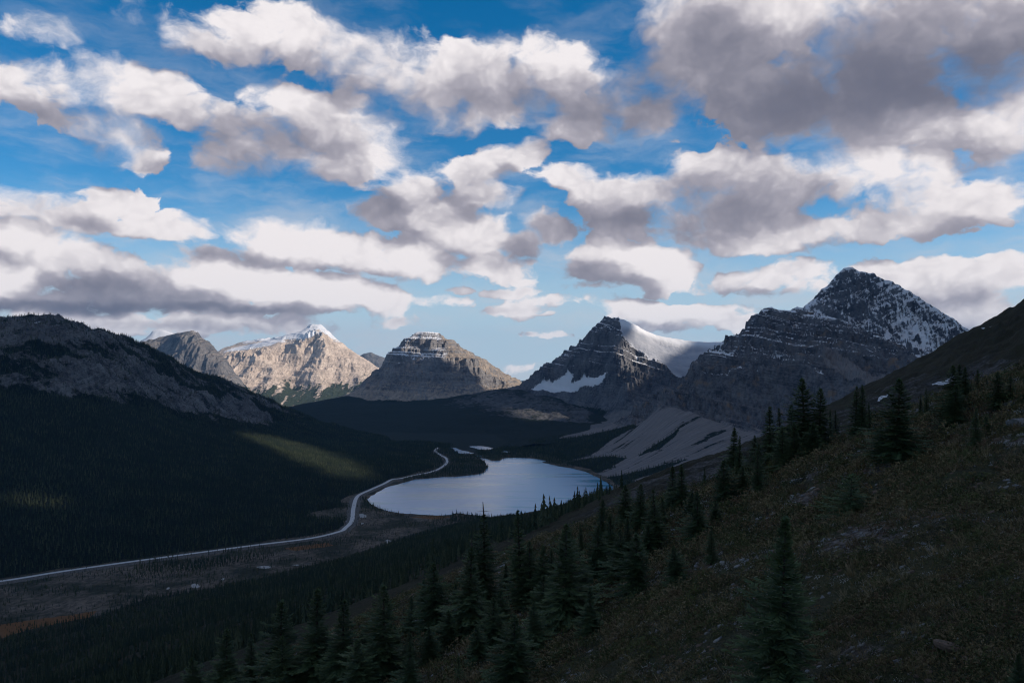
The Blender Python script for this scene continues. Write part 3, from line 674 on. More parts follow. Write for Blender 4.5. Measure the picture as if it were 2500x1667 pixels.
M_rise = mountain_mat('wooded_rise', (0.040, 0.044, 0.050), (0.120, 0.120, 0.124), (0.125, 0.123, 0.124), (0.014, 0.022, 0.018), 40, (0, 0), 0.9, band=0.2)
grid_object('hill', g, Z, M_rise, dict(snow=np.zeros_like(Z), scree=0.4 + 0.4 * n1, forest=0.95 - 0.62 * hum + 0.55 * n1), kind='structure', label='dark wooded rise between the lake and the flat-topped mountain', category='hill')

# --- long slope on the left of the valley
ridge = [(-500,800,3000),(-250,790,3200),(0,777,3500),(23,784,3550),(87,782,3650),(125,775,3700),(145,775,3750),(170,785,3800),(202,795,3850),(231,808,3900),(237,803,3900),(253,801,3950),(278,820,4000),(318,825,4100),(347,843,4200),(383,855,4300),(427,877,4450),(459,908,4550),(506,915,4700),(557,931,4850),(586,953,4950),(636,969,5050),(672,991,5150),(687,1000,5200),(741,1018,5300),(800,1047,5350),(872,1063,5300),(981,1074,5200),(1053,1085,5050)]
sk = line(ridge, 8)
road_px = [(-330,1462),(0,1418),(145,1395),(307,1372),(434,1355),(615,1331),(759,1313),(828,1297),(843,1288),(859,1270),(863,1239),(873,1211),(902,1196),(938,1180),(957,1170),(979,1167),(1014,1159),(1046,1153),(1072,1144),(1089,1131),(1090,1119),(1075,1110),(1062,1100),(1070,1092)]
C = pts3(sk) + behind(sk, 900, 240, 3)
foot = [(a - (16 if 843 < a < 900 else 0), b - (7 if a < 850 else 3)) for a, b in road_px if a < 960] + [(1000,1158),(1060,1140),(1075,1115),(1055,1102),(1080,1092)]
C += [floor_at(a, b, -449.5) for a, b in foot]
fl = [floor_at(a, b, -452.0) for a, b in foot]
C += [(x + 60, y - 130, -462.0) for x, y, z in fl]
for l in ([(-330,967,2650),(0,967,2900),(145,967,3050),(300,990,3300),(470,1022,3650),(600,1045,3900),(690,1058,4150),(800,1075,4450)],
          [(-330,1200,1950),(0,1200,2150),(300,1200,2300),(600,1190,2600),(800,1170,2950)],
          [(0,1320,1850),(300,1300,1980),(600,1280,2180),(790,1250,2450)],
          [(-330,860,3000),(0,850,3250),(140,850,3400),(260,880,3600),(380,920,3850),(520,960,4200),(640,1000,4600)],
          [(0,1080,2500),(300,1090,2800),(600,1110,3200),(850,1120,3650),(950,1110,4000)]):
    C += pts3(line(l, 22))
S = Surf(C); g = Grid(U(-420), U(1100), 900, 1400, 6200, 620, 'log')
Z = S(g.X, g.Y); px, py = px_of(g.X, g.Y, Z)
def tree_line(px): return np.interp(px, [-400,0,145,253,361,470,542,672,760,850], [960,967,967,980,992,1024,1037,1043,1050,1060])
above = sst(tree_line(px) - py + 42 * fbm(g.X / 130, g.Y / 130, 4, 0.6, seed=91), -22, 34)
n1 = fbm(g.X / 170, g.Y / 170, 5, 0.58, seed=92)
Z += above * ((ridged(g.X / 260, g.Y / 380, 6, 0.56, seed=93) - 0.45) * 80 * below_crest(g, Z, sk, 0.3, 20) + fbm(g.X / 60, g.Y / 80, 5, 0.62, seed=94) * 22)
hi = sst(Z, -260, -120); sh = -0.25 * g.X - 0.2 * g.Y + 14 * fbm(g.X / 240, g.Y / 240, 3, seed=95)
Zt = terrace(Z, 24, 0.6, sh); Z += (Zt - Z) * 1.1 * above
Z += (1 - above) * fbm(g.X / 140, g.Y / 140, 4, 0.5, seed=96) * 7 * sst(Z, -447, -425)
zx, zy, sl = g.slope(Z)
nb = fbm((0.85 * g.X + 0.52 * g.Y) / 330, (-0.52 * g.X + 0.85 * g.Y) / 95, 4, 0.6, seed=98)
slab = soft_inside(px, py, [(0,925),(110,930),(180,900),(240,880),(330,900),(450,940),(560,985),(672,1040),(600,1040),(470,1030),(360,990),(250,980),(140,967),(0,967)], 22)
knob = soft_inside(px, py, [(520,985),(560,975),(610,985),(650,1015),(672,1043),(640,1042),(590,1020),(540,1000)], 8)
left_forest = np.clip((1 - above) * 1.3 + above * (0.66 - 0.55 * slab - 1.1 * knob + 1.25 * nb + 0.3 * n1 - 0.5 * sst(Z, 20, 170)), 0, 1.2)
snow = sst(Z, 60, 190) * (0.50 - 0.5 * sst(sl, 0.25, 0.8)) + 0.40 * fbm(g.X / 70, g.Y / 70, 5, 0.6, seed=97) - 0.06
left_g, left_Z = g, Z
M_slope = mountain_mat('slab_rock_slope', (0.030, 0.031, 0.035), (0.195, 0.187, 0.180), (0.125, 0.118, 0.114), (0.012, 0.018, 0.014), 18, (-0.25, -0.2), 0.5, band=0.8, bstr=1.0)
grid_object('mountain', g, Z, M_slope, dict(snow=snow, scree=np.clip(0.45 * above + 0.35 * n1 - 0.3 * slab, 0, 1), forest=left_forest), kind='structure', label='long dark slope on the left, rock slabs above and unbroken forest below', category='mountain')
# ------------------------------------------------------------------ near side of the valley: hillside, scree and the wood below it
gsk = line([(3200,420,800),(2850,570,850),(2700,640,880),(2500,741,900),(2463,759,890),(2409,788,850),(2368,813,830),(2337,839,800),(2301,860,780),(2265,889,750),(2228,915,720),(2207,925,700),(2185,951,660),(2131,980,600),(2048,1005,560),(1950,1045,500),(1850,1082,450),(1755,1113,410),(1650,1142,380),(1567,1172,350),(1516,1200,335),(1469,1223,320),(1390,1264,290),(1304,1302,262),(1197,1343,232),(1100,1385,210),(1000,1432,190),(900,1482,170),(800,1535,150),(650,1605,130),(450,1690,110),(250,1780,95),(-100,1930,80)], 18)
C = pts3(gsk)
C += [(a * (b + 160) / b, b + 160, c - 30) for a, b, c in pts3(gsk[:10])]
wood_edge = [(-500,1640),(-250,1600),(0,1566),(90,1534),(253,1503),(362,1463),(506,1441),(615,1421),(723,1390),(850,1364),(957,1325),(1075,1290),(1193,1266),(1272,1262)]
C += [floor_at(a, b, -448.0) for a, b in wood_edge]
C += [(x - 40, y + 160, -462.0) for x, y, z in (floor_at(a, b, -448.0) for a, b in wood_edge)]
C += pts3([(1330,1252,2050),(1390,1232,1800),(1469,1206,1500),(1512,1198,1200)])
C += pts3([(0,1700,850),(0,1640,1020),(300,1667,640),(300,1580,900),(450,1600,600),(600,1500,900),(700,1480,780),(900,1420,850),(900,1380,1300),(1100,1340,1000),(1100,1300,1700),(1300,1275,1350),(1400,1245,1300),
           (700,1600,300),(900,1520,320),(1000,1447,480),(1150,1380,480),(1300,1318,520),(1390,1275,560),(1469,1232,600),(1560,1185,700),(1650,1160,800),
           (2500,1010,190),(2300,1030,190),(2100,1085,190),(1900,1165,180),(1700,1250,170),(1500,1330,160),(1300,1410,150),(1000,1530,120),(2500,880,520),(2350,930,460),(2200,985,420),(2000,1040,380),(1800,1120,300)])
C += [(x, 2300, -462) for x in (300, 500, 800)] + [at(1700, 1200, 1500), at(1800, 1190, 1300), at(2000,1100,1200), at(2400,900,1400)]
S_side = Surf(C); g = Grid(U(-420), U(2750), 1000, 70, 2500, 560, 'log')
Z = S_side(g.X, g.Y); px, py = px_of(g.X, g.Y, Z)
hillside = sst(px - np.interp(py, [740,1100,1343,1667], [2600,1900,1250,600]), -900, -500)
Z += fbm(g.X / 60, g.Y / 60, 5, 0.55, seed=101) * np.clip(g.Y / 110, 1.0, 7.0) * sst(Z, -446, -400)
Z += (ridged((g.X + 0.4 * g.Y) / 45, (g.Y - 0.4 * g.X) / 28, 5, 0.55, seed=105) - 0.45) * np.clip(g.Y / 120, 0.6, 4.0) * sst(Z, -300, -150)
Z += (ridged(g.X / 70, g.Y / 150, 5, 0.55, seed=104) - 0.45) * 14 * soft_inside(px, py, [(2240,900),(2380,800),(2550,700),(2900,500),(2900,900),(2500,900),(2400,880)], 40)
zx, zy, sl = g.slope(Z); n1 = fbm(g.X / 26, g.Y / 26, 5, 0.6, seed=102); n2 = fbm(g.X / 9, g.Y / 9, 4, 0.6, seed=103)
scree = np.zeros_like(Z)
for poly in ([(2400,870),(2480,880),(2480,1000),(1900,1150),(1600,1300),(1300,1420),(1100,1450),(1150,1370),(1250,1335),(1400,1300),(1390,1262),(1480,1218),(1650,1140),(1760,1110),(1950,1042),(2060,1000),(2200,925),(2330,905)],):
    scree = np.maximum(scree, soft_inside(px, py, poly, 16))
scree = scree * np.clip(0.62 + 1.1 * n1 + 0.5 * n2, 0, 1); side_scree = scree
side_g, side_Z = g, Z
m, N = new_mat('hillside_ground')
P = N.node('ShaderNodeNewGeometry').outputs['Position']
fine = N.noise(P, 1.6, 6, 0.7); mid = N.noise(P, 0.16, 5, 0.6); low = N.noise(P, 0.045, 5, 0.62)
heath = N.mix(N.lin(fine, 0.35, 0.68), (0.012, 0.014, 0.009), (0.060, 0.052, 0.034))
heath = N.mix(N.ss(mid, 0.48, 0.66), heath, (0.035, 0.036, 0.020))
stones = N.mix(N.lin(N.voro(P, 0.75, 'F1', out='Color'), 0.1, 0.9), (0.050, 0.048, 0.050), (0.19, 0.178, 0.176))
stones = N.mix(N.lin(N.voro(P, 0.75), 0.25, 0.75, 0, 0.85), stones, (0.030, 0.030, 0.032))
a = N.ss(N.math('ADD', attr(N, 'scree'), N.math('MULTIPLY', N.math('SUBTRACT', mid, 0.5), 0.8)), 0.35, 0.6)
stones = N.mix(N.lin(low, 0.38, 0.62), (0.040, 0.040, 0.036), stones)
c = N.mix(a, heath, stones)
c = N.mix(N.ss(low, 0.36, 0.56, 0.55, 0.0), c, (0.014, 0.015, 0.010))
sn = N.ss(N.math('ADD', attr(N, 'snow'), N.math('MULTIPLY', N.math('SUBTRACT', mid, 0.5), 1.0)), 0.5, 0.62)
c = N.mix(sn, c, (0.6, 0.62, 0.66))
h = N.math('ADD', fine, N.math('MULTIPLY', N.math('MULTIPLY', N.voro(P, 0.75), a), -1.2))
finish(N, bsdf(N, c, 0.95, bump(N, h, 0.9, 0.8), 0.1).outputs[0]); M_side = m
snow = np.zeros_like(Z)
for poly in ([(2130,986),(2150,975),(2172,965),(2175,968),(2152,980)], [(2262,941),(2285,935),(2330,928),(2330,932),(2290,942)], [(2390,806),(2420,800),(2420,805),(2392,809)], [(1185,1345),(1197,1343),(1196,1347)]):
    snow = np.maximum(snow, soft_inside(px, py, poly, 1.6))
grid_object('hill', g, Z, M_side, dict(scree=scree, snow=snow), kind='structure', label='dark near hillside with stony scree, falling to forest beside the lake', category='hill')

# ------------------------------------------------------------------ valley floor, lake, ponds, road
lake_px = [(896,1219),(903,1228),(910,1233),(938,1245),(977,1252),(1036,1256),(1072,1258),(1100,1256),(1115,1252),(1150,1256),(1200,1262),(1272,1268),(1330,1262),(1400,1240),(1450,1222),(1497,1195),(1497,1187),(1482,1177),(1465,1168),(1448,1160),(1430,1151),(1400,1144),(1371,1139),(1345,1134),(1323,1128),(1334,1125),(1308,1120),(1285,1118),(1253,1117),(1232,1118),(1222,1124),(1200,1125),(1190,1120),(1172,1117),(1180,1124),(1184,1129),(1189,1136),(1190,1142),(1184,1152),(1170,1157),(1154,1159),(1130,1162),(1107,1164),(1080,1164),(1052,1167),(1030,1169),(1012,1170),(996,1175),(985,1178),(968,1183),(950,1187),(933,1195),(918,1203),(904,1212)]
ponds_px = [[(1099,1092),(1112,1093),(1127,1099),(1145,1102),(1158,1107),(1140,1108),(1122,1106),(1108,1100)],
            [(1144,1089),(1160,1088),(1180,1089),(1205,1094),(1196,1097),(1180,1098),(1162,1095)],
            [(1226,1100),(1238,1101),(1246,1104),(1232,1105)], [(1160,1111),(1176,1112),(1178,1114),(1162,1113)]]
def shoreline(poly, rough=0.012, n=4, seed=1):
    rng = random.Random(seed); out = []
    w = [floor_at(a, b) for a, b in poly]
    for i in range(len(w)):
        a, b = w[i], w[(i + 1) % len(w)]
        L = math.hypot(a[0] - b[0], a[1] - b[1])
        for k in range(n):
            t = k / n; j = L * 0.05 if k else 0.0
            out.append((a[0] + (b[0] - a[0]) * t + rng.uniform(-j, j), a[1] + (b[1] - a[1]) * t + rng.uniform(-j, j)))
    return out
m, N = new_mat('lake_water')
P = N.node('ShaderNodeNewGeometry').outputs['Position']
wind = N.noise(N.vec('MULTIPLY', P, (1 / 420, 1 / 95, 0)), 1.0, 4, 0.55)
rip = N.noise(N.vec('MULTIPLY', P, (1 / 5.0, 1 / 3.2, 0)), 1.0, 3, 0.6)
swell = N.noise(N.vec('MULTIPLY', P, (1 / 70, 1 / 30, 0)), 1.0, 3, 0.5)
calm = N.ss(wind, 0.50, 0.62)
b = bsdf(N, N.mix(calm, (0.115, 0.33, 0.54), (0.02, 0.25, 0.38)), N.fmix(calm, 0.17, 0.10), bump(N, N.math('ADD', rip, swell), 0.16, 0.9), 0.5)
b.inputs['IOR'].default_value = 1.28
finish(N, b.outputs[0]); M_water = m
def water(name, poly, z, seed, lab):
    w = shoreline(poly, seed=seed); me = bpy.data.meshes.new(name)
    me.from_pydata([(x, y, z) for x, y in w], [], [list(range(len(w)))]); me.update()
    if me.polygons[0].normal.z < 0: me.flip_normals()
    return link(name, me, M_water, kind='structure', label=lab, category=name.replace('_', ' '))
water('lake', lake_px, LAKE_Z, 1, 'broad silver-blue lake lying across the valley below the mountains')
for i, (p, lab) in enumerate(zip(ponds_px, ('larger pale pool beyond the wooded point at the head of the lake', 'thin pale pool farthest up the valley beyond the lake', 'tiny pale pool among the trees right of the thin pool', 'tiny sliver of water between the lake and the larger pool'))):
    water('pond', p, LAKE_Z, 5 + i, lab)

g = Grid(-1.0, 1.5, 620, 900, 27000, 400, 'log')
lake_w = np.array([floor_at(a, b)[:2] for a, b in lake_px])
Zf = np.full(g.X.shape, LAKE_Z + 0.6) + fbm(g.X / 90, g.Y / 90, 4, 0.5, seed=111) * 0.8
n1 = fbm(g.X / 160, g.Y / 160, 5, 0.6, seed=112)
px, py = px_of(g.X, g.Y, np.full_like(g.X, LAKE_Z))
wet = soft_inside(px, py, lake_px, 1.6)
for p in ponds_px: wet = np.maximum(wet, soft_inside(px, py, p, 1.0))
Zf = np.where(wet > 0.5, LAKE_Z - 4, Zf)
Zf = np.where(g.Y > 5600, LAKE_Z - 60 - 0.05 * np.clip(g.Y - 5600, 0, 9000), Zf)
amber = np.zeros_like(Zf)
for poly in ([(-40,1545),(0,1525),(90,1512),(180,1500),(240,1490),(215,1510),(120,1530),(40,1545),(0,1560)],[(690,1338),(800,1325),(815,1332),(720,1345)],[(665,1405),(690,1402),(682,1408)],
             [(912,1180),(918,1170),(945,1166),(950,1170),(935,1178)],[(1222,1114),(1235,1110),(1252,1111),(1250,1115)],[(1000,1262),(1050,1258),(1110,1262),(1060,1268)]):
    amber = np.maximum(amber, soft_inside(px, py, poly, 5))
bar = np.zeros_like(Zf)
for poly in ([(874,1256),(882,1253),(895,1258),(892,1264),(878,1263)],[(405,1438),(414,1430),(416,1440)],[(463,1428),(478,1424),(490,1432),(484,1436),(468,1434)],[(538,1412),(545,1411),(548,1420)],[(206,1478),(214,1484),(210,1486)],[(936,1318),(950,1316),(958,1322),(945,1326)],[(700,1380),(725,1378),(745,1380),(720,1382)],[(600,1385),(640,1382),(690,1384),(650,1388)]):
    bar = np.maximum(bar, soft_inside(px, py, poly, 2.5))
m, N = new_mat('valley_meadow')
P = N.node('ShaderNodeNewGeometry').outputs['Position']
n_a = N.noise(N.vec('MULTIPLY', P, (1 / 120, 1 / 120, 0)), 1.0, 6, 0.65); n_b = N.noise(N.vec('MULTIPLY', P, (1, 0.6, 1)), 1 / 11.0, 5, 0.72)
c = N.mix(N.ss(n_a, 0.38, 0.62), (0.036, 0.038, 0.026), (0.165, 0.130, 0.105))
c = N.mix(N.lin(n_b, 0.42, 0.62, 0.0, 0.72), c, (0.018, 0.022, 0.016))
c = N.mix(N.ss(N.math('ADD', attr(N, 'amber'), N.math('MULTIPLY', N.math('SUBTRACT', n_b, 0.5), 0.7)), 0.4, 0.6), c, (0.155, 0.075, 0.032))
c = N.mix(N.ss(N.math('ADD', attr(N, 'gravel'), N.math('MULTIPLY', N.math('SUBTRACT', n_b, 0.5), 0.8)), 0.4, 0.6), c, (0.36, 0.35, 0.34))
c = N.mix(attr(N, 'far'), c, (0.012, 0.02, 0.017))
finish(N, bsdf(N, c, 0.95, bump(N, n_b, 0.8, 2.5), 0.1).outputs[0])
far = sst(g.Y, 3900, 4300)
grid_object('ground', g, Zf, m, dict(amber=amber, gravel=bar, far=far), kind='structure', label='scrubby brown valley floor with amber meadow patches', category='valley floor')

# road: a crowned strip on a low bank with gravel shoulders
def ribbon(path, offsets, zs):
    V, F = [], []
    k = len(offsets)
    for i, (x, y) in enumerate(path):
        a = path[max(0, i - 1)]; b = path[min(len(path) - 1, i + 1)]
        tx, ty = b[0] - a[0], b[1] - a[1]; L = math.hypot(tx, ty) or 1; nx, ny = -ty / L, tx / L
        for o, z in zip(offsets, zs): V.append((x + nx * o, y + ny * o, z))
        if i: F += [((i - 1) * k + j, (i - 1) * k + j + 1, i * k + j + 1, i * k + j) for j in range(k - 1)]
    return V, F
def smooth_path(P, n=14):
    out = []
    for i in range(len(P) - 1):
        p0, p1, p2, p3 = P[max(0, i - 1)], P[i], P[i + 1], P[min(len(P) - 1, i + 2)]
        for k in range(n):
            t = k / n
            out.append(tuple(0.5 * (2 * p1[d] + (p2[d] - p0[d]) * t + (2 * p0[d] - 5 * p1[d] + 4 * p2[d] - p3[d]) * t * t + (3 * p1[d] - p0[d] - 3 * p2[d] + p3[d]) * t ** 3) for d in range(2)))
    out.append(P[-1]); return out
road_path = smooth_path([floor_at(a, b, LAKE_Z + 4)[:2] for a, b in road_px])
m, N = new_mat('pale_asphalt'); P = N.node('ShaderNodeNewGeometry').outputs['Position']
c = N.mix(N.lin(N.noise(P, 0.25, 4, 0.6), 0.35, 0.65), (0.44, 0.425, 0.425), (0.53, 0.515, 0.51))
finish(N, bsdf(N, c, 0.6, None, 0.5).outputs[0]); M_road = m
m, N = new_mat('gravel_bank'); P = N.node('ShaderNodeNewGeometry').outputs['Position']
c = N.mix(N.lin(N.noise(P, 0.4, 4, 0.6), 0.35, 0.65), (0.075, 0.070, 0.066), (0.16, 0.145, 0.135))
finish(N, bsdf(N, c, 0.95, None, 0.1).outputs[0]); M_gravel = m
def strip(name, off, zs, mat, parent=None, **tags):
    V, F = ribbon(road_path, off, zs)
    return link(name, mesh_np(name, V, F), mat, parent, **tags)
rz = LAKE_Z + 4
road = strip('road', (-6.2, 0, 6.2), (rz, rz + 0.12, rz), M_road, kind='structure', label='pale two-lane road winding along the valley floor to the lake shore', category='road')
strip('shoulder', (-26, -14, -9.0, -6.2), (rz - 5, rz - 2.4, rz - 0.10, rz - 0.02), M_gravel, road)
strip('shoulder', (6.2, 9.0, 14, 26), (rz - 0.02, rz - 0.10, rz - 2.4, rz - 5), M_gravel, road)

# ------------------------------------------------------------------ wood: masses of spruce
def lathe_spikes(V, F, z0, r0, z1, r1, n, rng, jag):
    b = len(V); a0 = rng.uniform(0, 6.28)
    for k in range(n):
        a = a0 + 6.283 * k / n + rng.uniform(-.2, .2); r = r0 * rng.uniform(1 - jag, 1 + jag * 0.6)
        V.append((r * math.cos(a), r * math.sin(a), z0 + rng.uniform(-.3, .3) * (z1 - z0) * 0.35))
    b2 = len(V)
    for k in range(n):
        a = a0 + 6.283 * (k + .5) / n; V.append((r0 * 0.42 * math.cos(a), r0 * 0.42 * math.sin(a), z0 + (z1 - z0) * 0.18))
    V.append((0, 0, z1)); t = len(V) - 1
    for k in range(n):
        F.append((b + k, b2 + k, t)); F.append((b + (k + 1) % n, t, b2 + k))
def spire_mesh(name, seed, tiers=7, n=6, slim=1.0):
    """slender far spruce, 1 m tall before scaling"""
    rng = random.Random(seed); V, F = [], []
    for i in range(tiers):
        t = i / tiers; z0 = 0.06 + 0.90 * t; r = 0.135 * slim * (1 - t) ** 0.85 + 0.012
        lathe_spikes(V, F, z0, r * rng.uniform(0.8, 1.2), min(1.0, z0 + 0.24 - 0.08 * t), 0, n, rng, 0.45)
    me = bpy.data.meshes.new(name); me.from_pydata(V, [], F); me.update(); return me
m, N = new_mat('spruce_needles')
oi = N.node('ShaderNodeObjectInfo'); P = N.node('ShaderNodeNewGeometry').outputs['Position']
c = N.mix(N.math('POWER', oi.outputs['Random'], 1.6), (0.028, 0.042, 0.022), (0.100, 0.112, 0.060))
c = N.mix(N.lin(N.noise(P, 0.012, 3, 0.5), 0.35, 0.65, 0, 0.75), c, (0.018, 0.034, 0.024))
finish(N, bsdf(N, c, 0.8, None, 0.15).outputs[0]); M_needle = m
spires = []
for i in range(4):
    me = spire_mesh('far_spruce', 40 + i, 6 + i % 2, 6, (0.9, 1.1, 1.25, 0.8)[i]); me.materials.append(M_needle)
    spires.append(bpy.data.objects.new('far_spruce_form', me))

def scatter_tree(protos):
    t = bpy.data.node_groups.new('scatter', 'GeometryNodeTree'); T = NT(t)
    t.interface.new_socket('Geometry', in_out='INPUT', socket_type='NodeSocketGeometry')
    t.interface.new_socket('Geometry', in_out='OUTPUT', socket_type='NodeSocketGeometry')
    gi = T.node('NodeGroupInput'); go = T.node('NodeGroupOutput'); j = T.node('GeometryNodeJoinGeometry')
    for o in reversed(protos):
        oi = T.node('GeometryNodeObjectInfo'); oi.inputs['Object'].default_value = o; oi.inputs['As Instance'].default_value = True
        T.l.new(oi.outputs['Geometry'], j.inputs[0])
    ip = T.node('GeometryNodeInstanceOnPoints'); ip.inputs['Pick Instance'].default_value = True
    T.l.new(gi.outputs[0], ip.inputs['Points']); T.l.new(j.outputs[0], ip.inputs['Instance'])
    def na(n, k):
        a = T.node('GeometryNodeInputNamedAttribute', data_type=k); a.inputs['Name'].default_value = n; return a.outputs['Attribute']
    T.l.new(na('pick', 'INT'), ip.inputs['Instance Index'])
    r = T.node('FunctionNodeEulerToRotation'); T.l.new(na('turn', 'FLOAT_VECTOR'), r.inputs[0]); T.l.new(r.outputs[0], ip.inputs['Rotation'])
    T.l.new(na('size', 'FLOAT_VECTOR'), ip.inputs['Scale']); T.l.new(ip.outputs[0], go.inputs[0])
    return t
def scatter(name, P, size, turn, pick, protos, parent=None, **tags):
    P = np.asarray(P, np.float32); me = bpy.data.meshes.new(name); me.vertices.add(len(P)); me.vertices.foreach_set('co', P.ravel())
    a = me.attributes.new('pick', 'INT', 'POINT'); a.data.foreach_set('value', np.asarray(pick, np.int32))
    a = me.attributes.new('turn', 'FLOAT_VECTOR', 'POINT'); a.data.foreach_set('vector', np.asarray(turn, np.float32).ravel())
    a = me.attributes.new('size', 'FLOAT_VECTOR', 'POINT'); a.data.foreach_set('vector', np.asarray(size, np.float32).ravel())
    me.update(); o = link(name, me, None, parent, **tags)
    md = o.modifiers.new('scatter', 'NODES'); md.node_group = scatter_tree(protos)
    return o
rs = np.random.RandomState(5)
def tree_points(g, Z, mask, spacing, y0, y1, u0, u1, lo, hi, jitter=0.35):
    """ground points at even spacing where the mask allows"""
    xs = np.arange(min(u0 * y0, u0 * y1), max(u1 * y0, u1 * y1), spacing); ys = np.arange(y0, y1, spacing)
    X, Y = np.meshgrid(xs, ys); X = X.ravel() + rs.uniform(-.5, .5, X.size) * spacing; Y = Y.ravel() + rs.uniform(-.5, .5, Y.size) * spacing
    k = (X / Y > u0) & (X / Y < u1) & (Y > y0) & (Y < y1); X, Y = X[k], Y[k]
    mk = g.sample(mask, X, Y); k = rs.uniform(0, 1, len(X)) < mk; X, Y = X[k], Y[k]
    Zs = g.sample(Z, X, Y); h = rs.uniform(lo, hi, len(X)) * (1 + 0.25 * fbm(X / 120, Y / 120, 3, seed=7))
    return np.stack([X, Y, Zs], -1), h
road_xy = np.array(road_path[::4])
def off_road(P, d):
    k = np.ones(len(P), bool)
    for i in range(0, len(P), 5000):
        q = P[i:i + 5000, None, :2] - road_xy[None]; k[i:i + 5000] = (q ** 2).sum(-1).min(1) > d * d
    return k
def wood_object(name, P, h, lab, cat='forest'):
    n = len(P); w = h * rs.uniform(0.8, 1.2, n)
    turn = np.zeros((n, 3)); turn[:, 2] = rs.uniform(0, 6.28, n); turn[:, 0] = rs.normal(0, .03, n); turn[:, 1] = rs.normal(0, .03, n)
    print(name, n)
    return scatter(name, P - np.array([0, 0, 0.3]), np.stack([w, w, h], -1), turn, rs.randint(0, 4, n), spires, kind='stuff', label=lab, category=cat)
# left slope
P, h = tree_points(left_g, left_Z, np.clip(left_forest, 0, 1) * (left_Z > -450.2), 9.0, 1450, 5300, U(-200), U(1080), 8, 17)
k = off_road(P, 17); wood_object('forest', P[k], h[k], 'unbroken dark spruce forest on the long left slope')
# wood at the foot of the near hillside
g = side_g; px, py = px_of(g.X, g.Y, side_Z)
mask = soft_inside(px, py, [(-400,1660),(0,1560),(90,1530),(253,1500),(362,1460),(506,1438),(615,1418),(723,1388),(850,1362),(957,1323),(1075,1288),(1193,1264),(1272,1262),(1330,1255),(1390,1234),(1469,1208),(1520,1195),(1530,1185),(1470,1221),(1392,1262),(1306,1300),(1198,1341),(1100,1384),(1000,1432),(900,1482),(800,1535),(650,1605),(450,1690),(250,1780),(-100,1930),(-400,1930)], 2.0)
mask = np.where((g.Y > 95) & (side_Z < -20), mask, 0) * (1 - 0.85 * side_scree)
mask *= np.where(g.Y < 240, 0.0, 1.0)
mask *= np.clip(0.75 + 0.9 * fbm(g.X / 60, g.Y / 60, 3, seed=121), 0.2, 1)
P, h = tree_points(g, side_Z, mask * (side_Z > -450), 6.2, 95, 2350, U(-200), U(1560), 6, 12.5)
side_P, side_h = P, h
# shoreline spires one can tell apart stand as trees of their own; the rest is wood
px_, py_ = px_of(side_P[:, 0], side_P[:, 1], side_P[:, 2]); edge_y = np.interp(px_, [1100,1193,1272,1330,1390,1469,1520], [1284,1264,1260,1255,1234,1208,1195])
near_edge = (px_ > 1180) & (px_ < 1530) & (py_ < edge_y + 9)
order = np.argsort(-(side_h / side_P[:, 1]) * near_edge)
single = order[:180]; single = single[near_edge[single]]
rest = np.ones(len(side_P), bool); rest[single] = False
wood_object('forest', side_P[rest], side_h[rest], 'dark spruce forest on the lower near hillside')
m, N = new_mat('spruce_bark'); finish(N, bsdf(N, (0.055, 0.045, 0.038), 0.9, None, 0.1).outputs[0]); M_bark = m
def trunk_mesh(name, h, r, seg=6, lean=0.0):
    V, F = [], []
    lv = [(0, 1.25), (0.1, 1), (0.5, .6), (1, .08)]
    for t, k in lv:
        for j in range(seg):
            a = 6.283 * j / seg; V.append((r * k * math.cos(a) + lean * t * t, r * k * math.sin(a), h * t))
    for i in range(len(lv) - 1):
        F += [(i * seg + j, i * seg + (j + 1) % seg, (i + 1) * seg + (j + 1) % seg, (i + 1) * seg + j) for j in range(seg)]
    me = bpy.data.meshes.new(name); me.from_pydata(V, [], F); me.update(); me.materials.append(M_bark)
    for p in me.polygons: p.use_smooth = True
    return me
far_crowns = []
for i in range(4):
    me = spire_mesh('crown', 70 + i, 10, 7, (0.8, 0.95, 1.1, 0.7)[i]); me.materials.append(M_needle); far_crowns.append(me)
far_trunk = trunk_mesh('trunk', 0.95, 0.012)
for n, i in enumerate(single):
    x, y, z = side_P[i]; h = side_h[i] * 1.05
    r = bpy.data.objects.new('spruce_tree', None); col.objects.link(r); r.location = (x, y, z - 0.3); r.rotation_euler.z = rs.uniform(0, 6.28)
    r.scale = (h, h, h); r['label'] = 'slender dark spruce in the row of spires along the near lake shore'; r['category'] = 'tree'; r['group'] = 'spruces along the near lake shore'
    link('trunk', far_trunk, None, r); link('crown', far_crowns[n % 4], None, r)
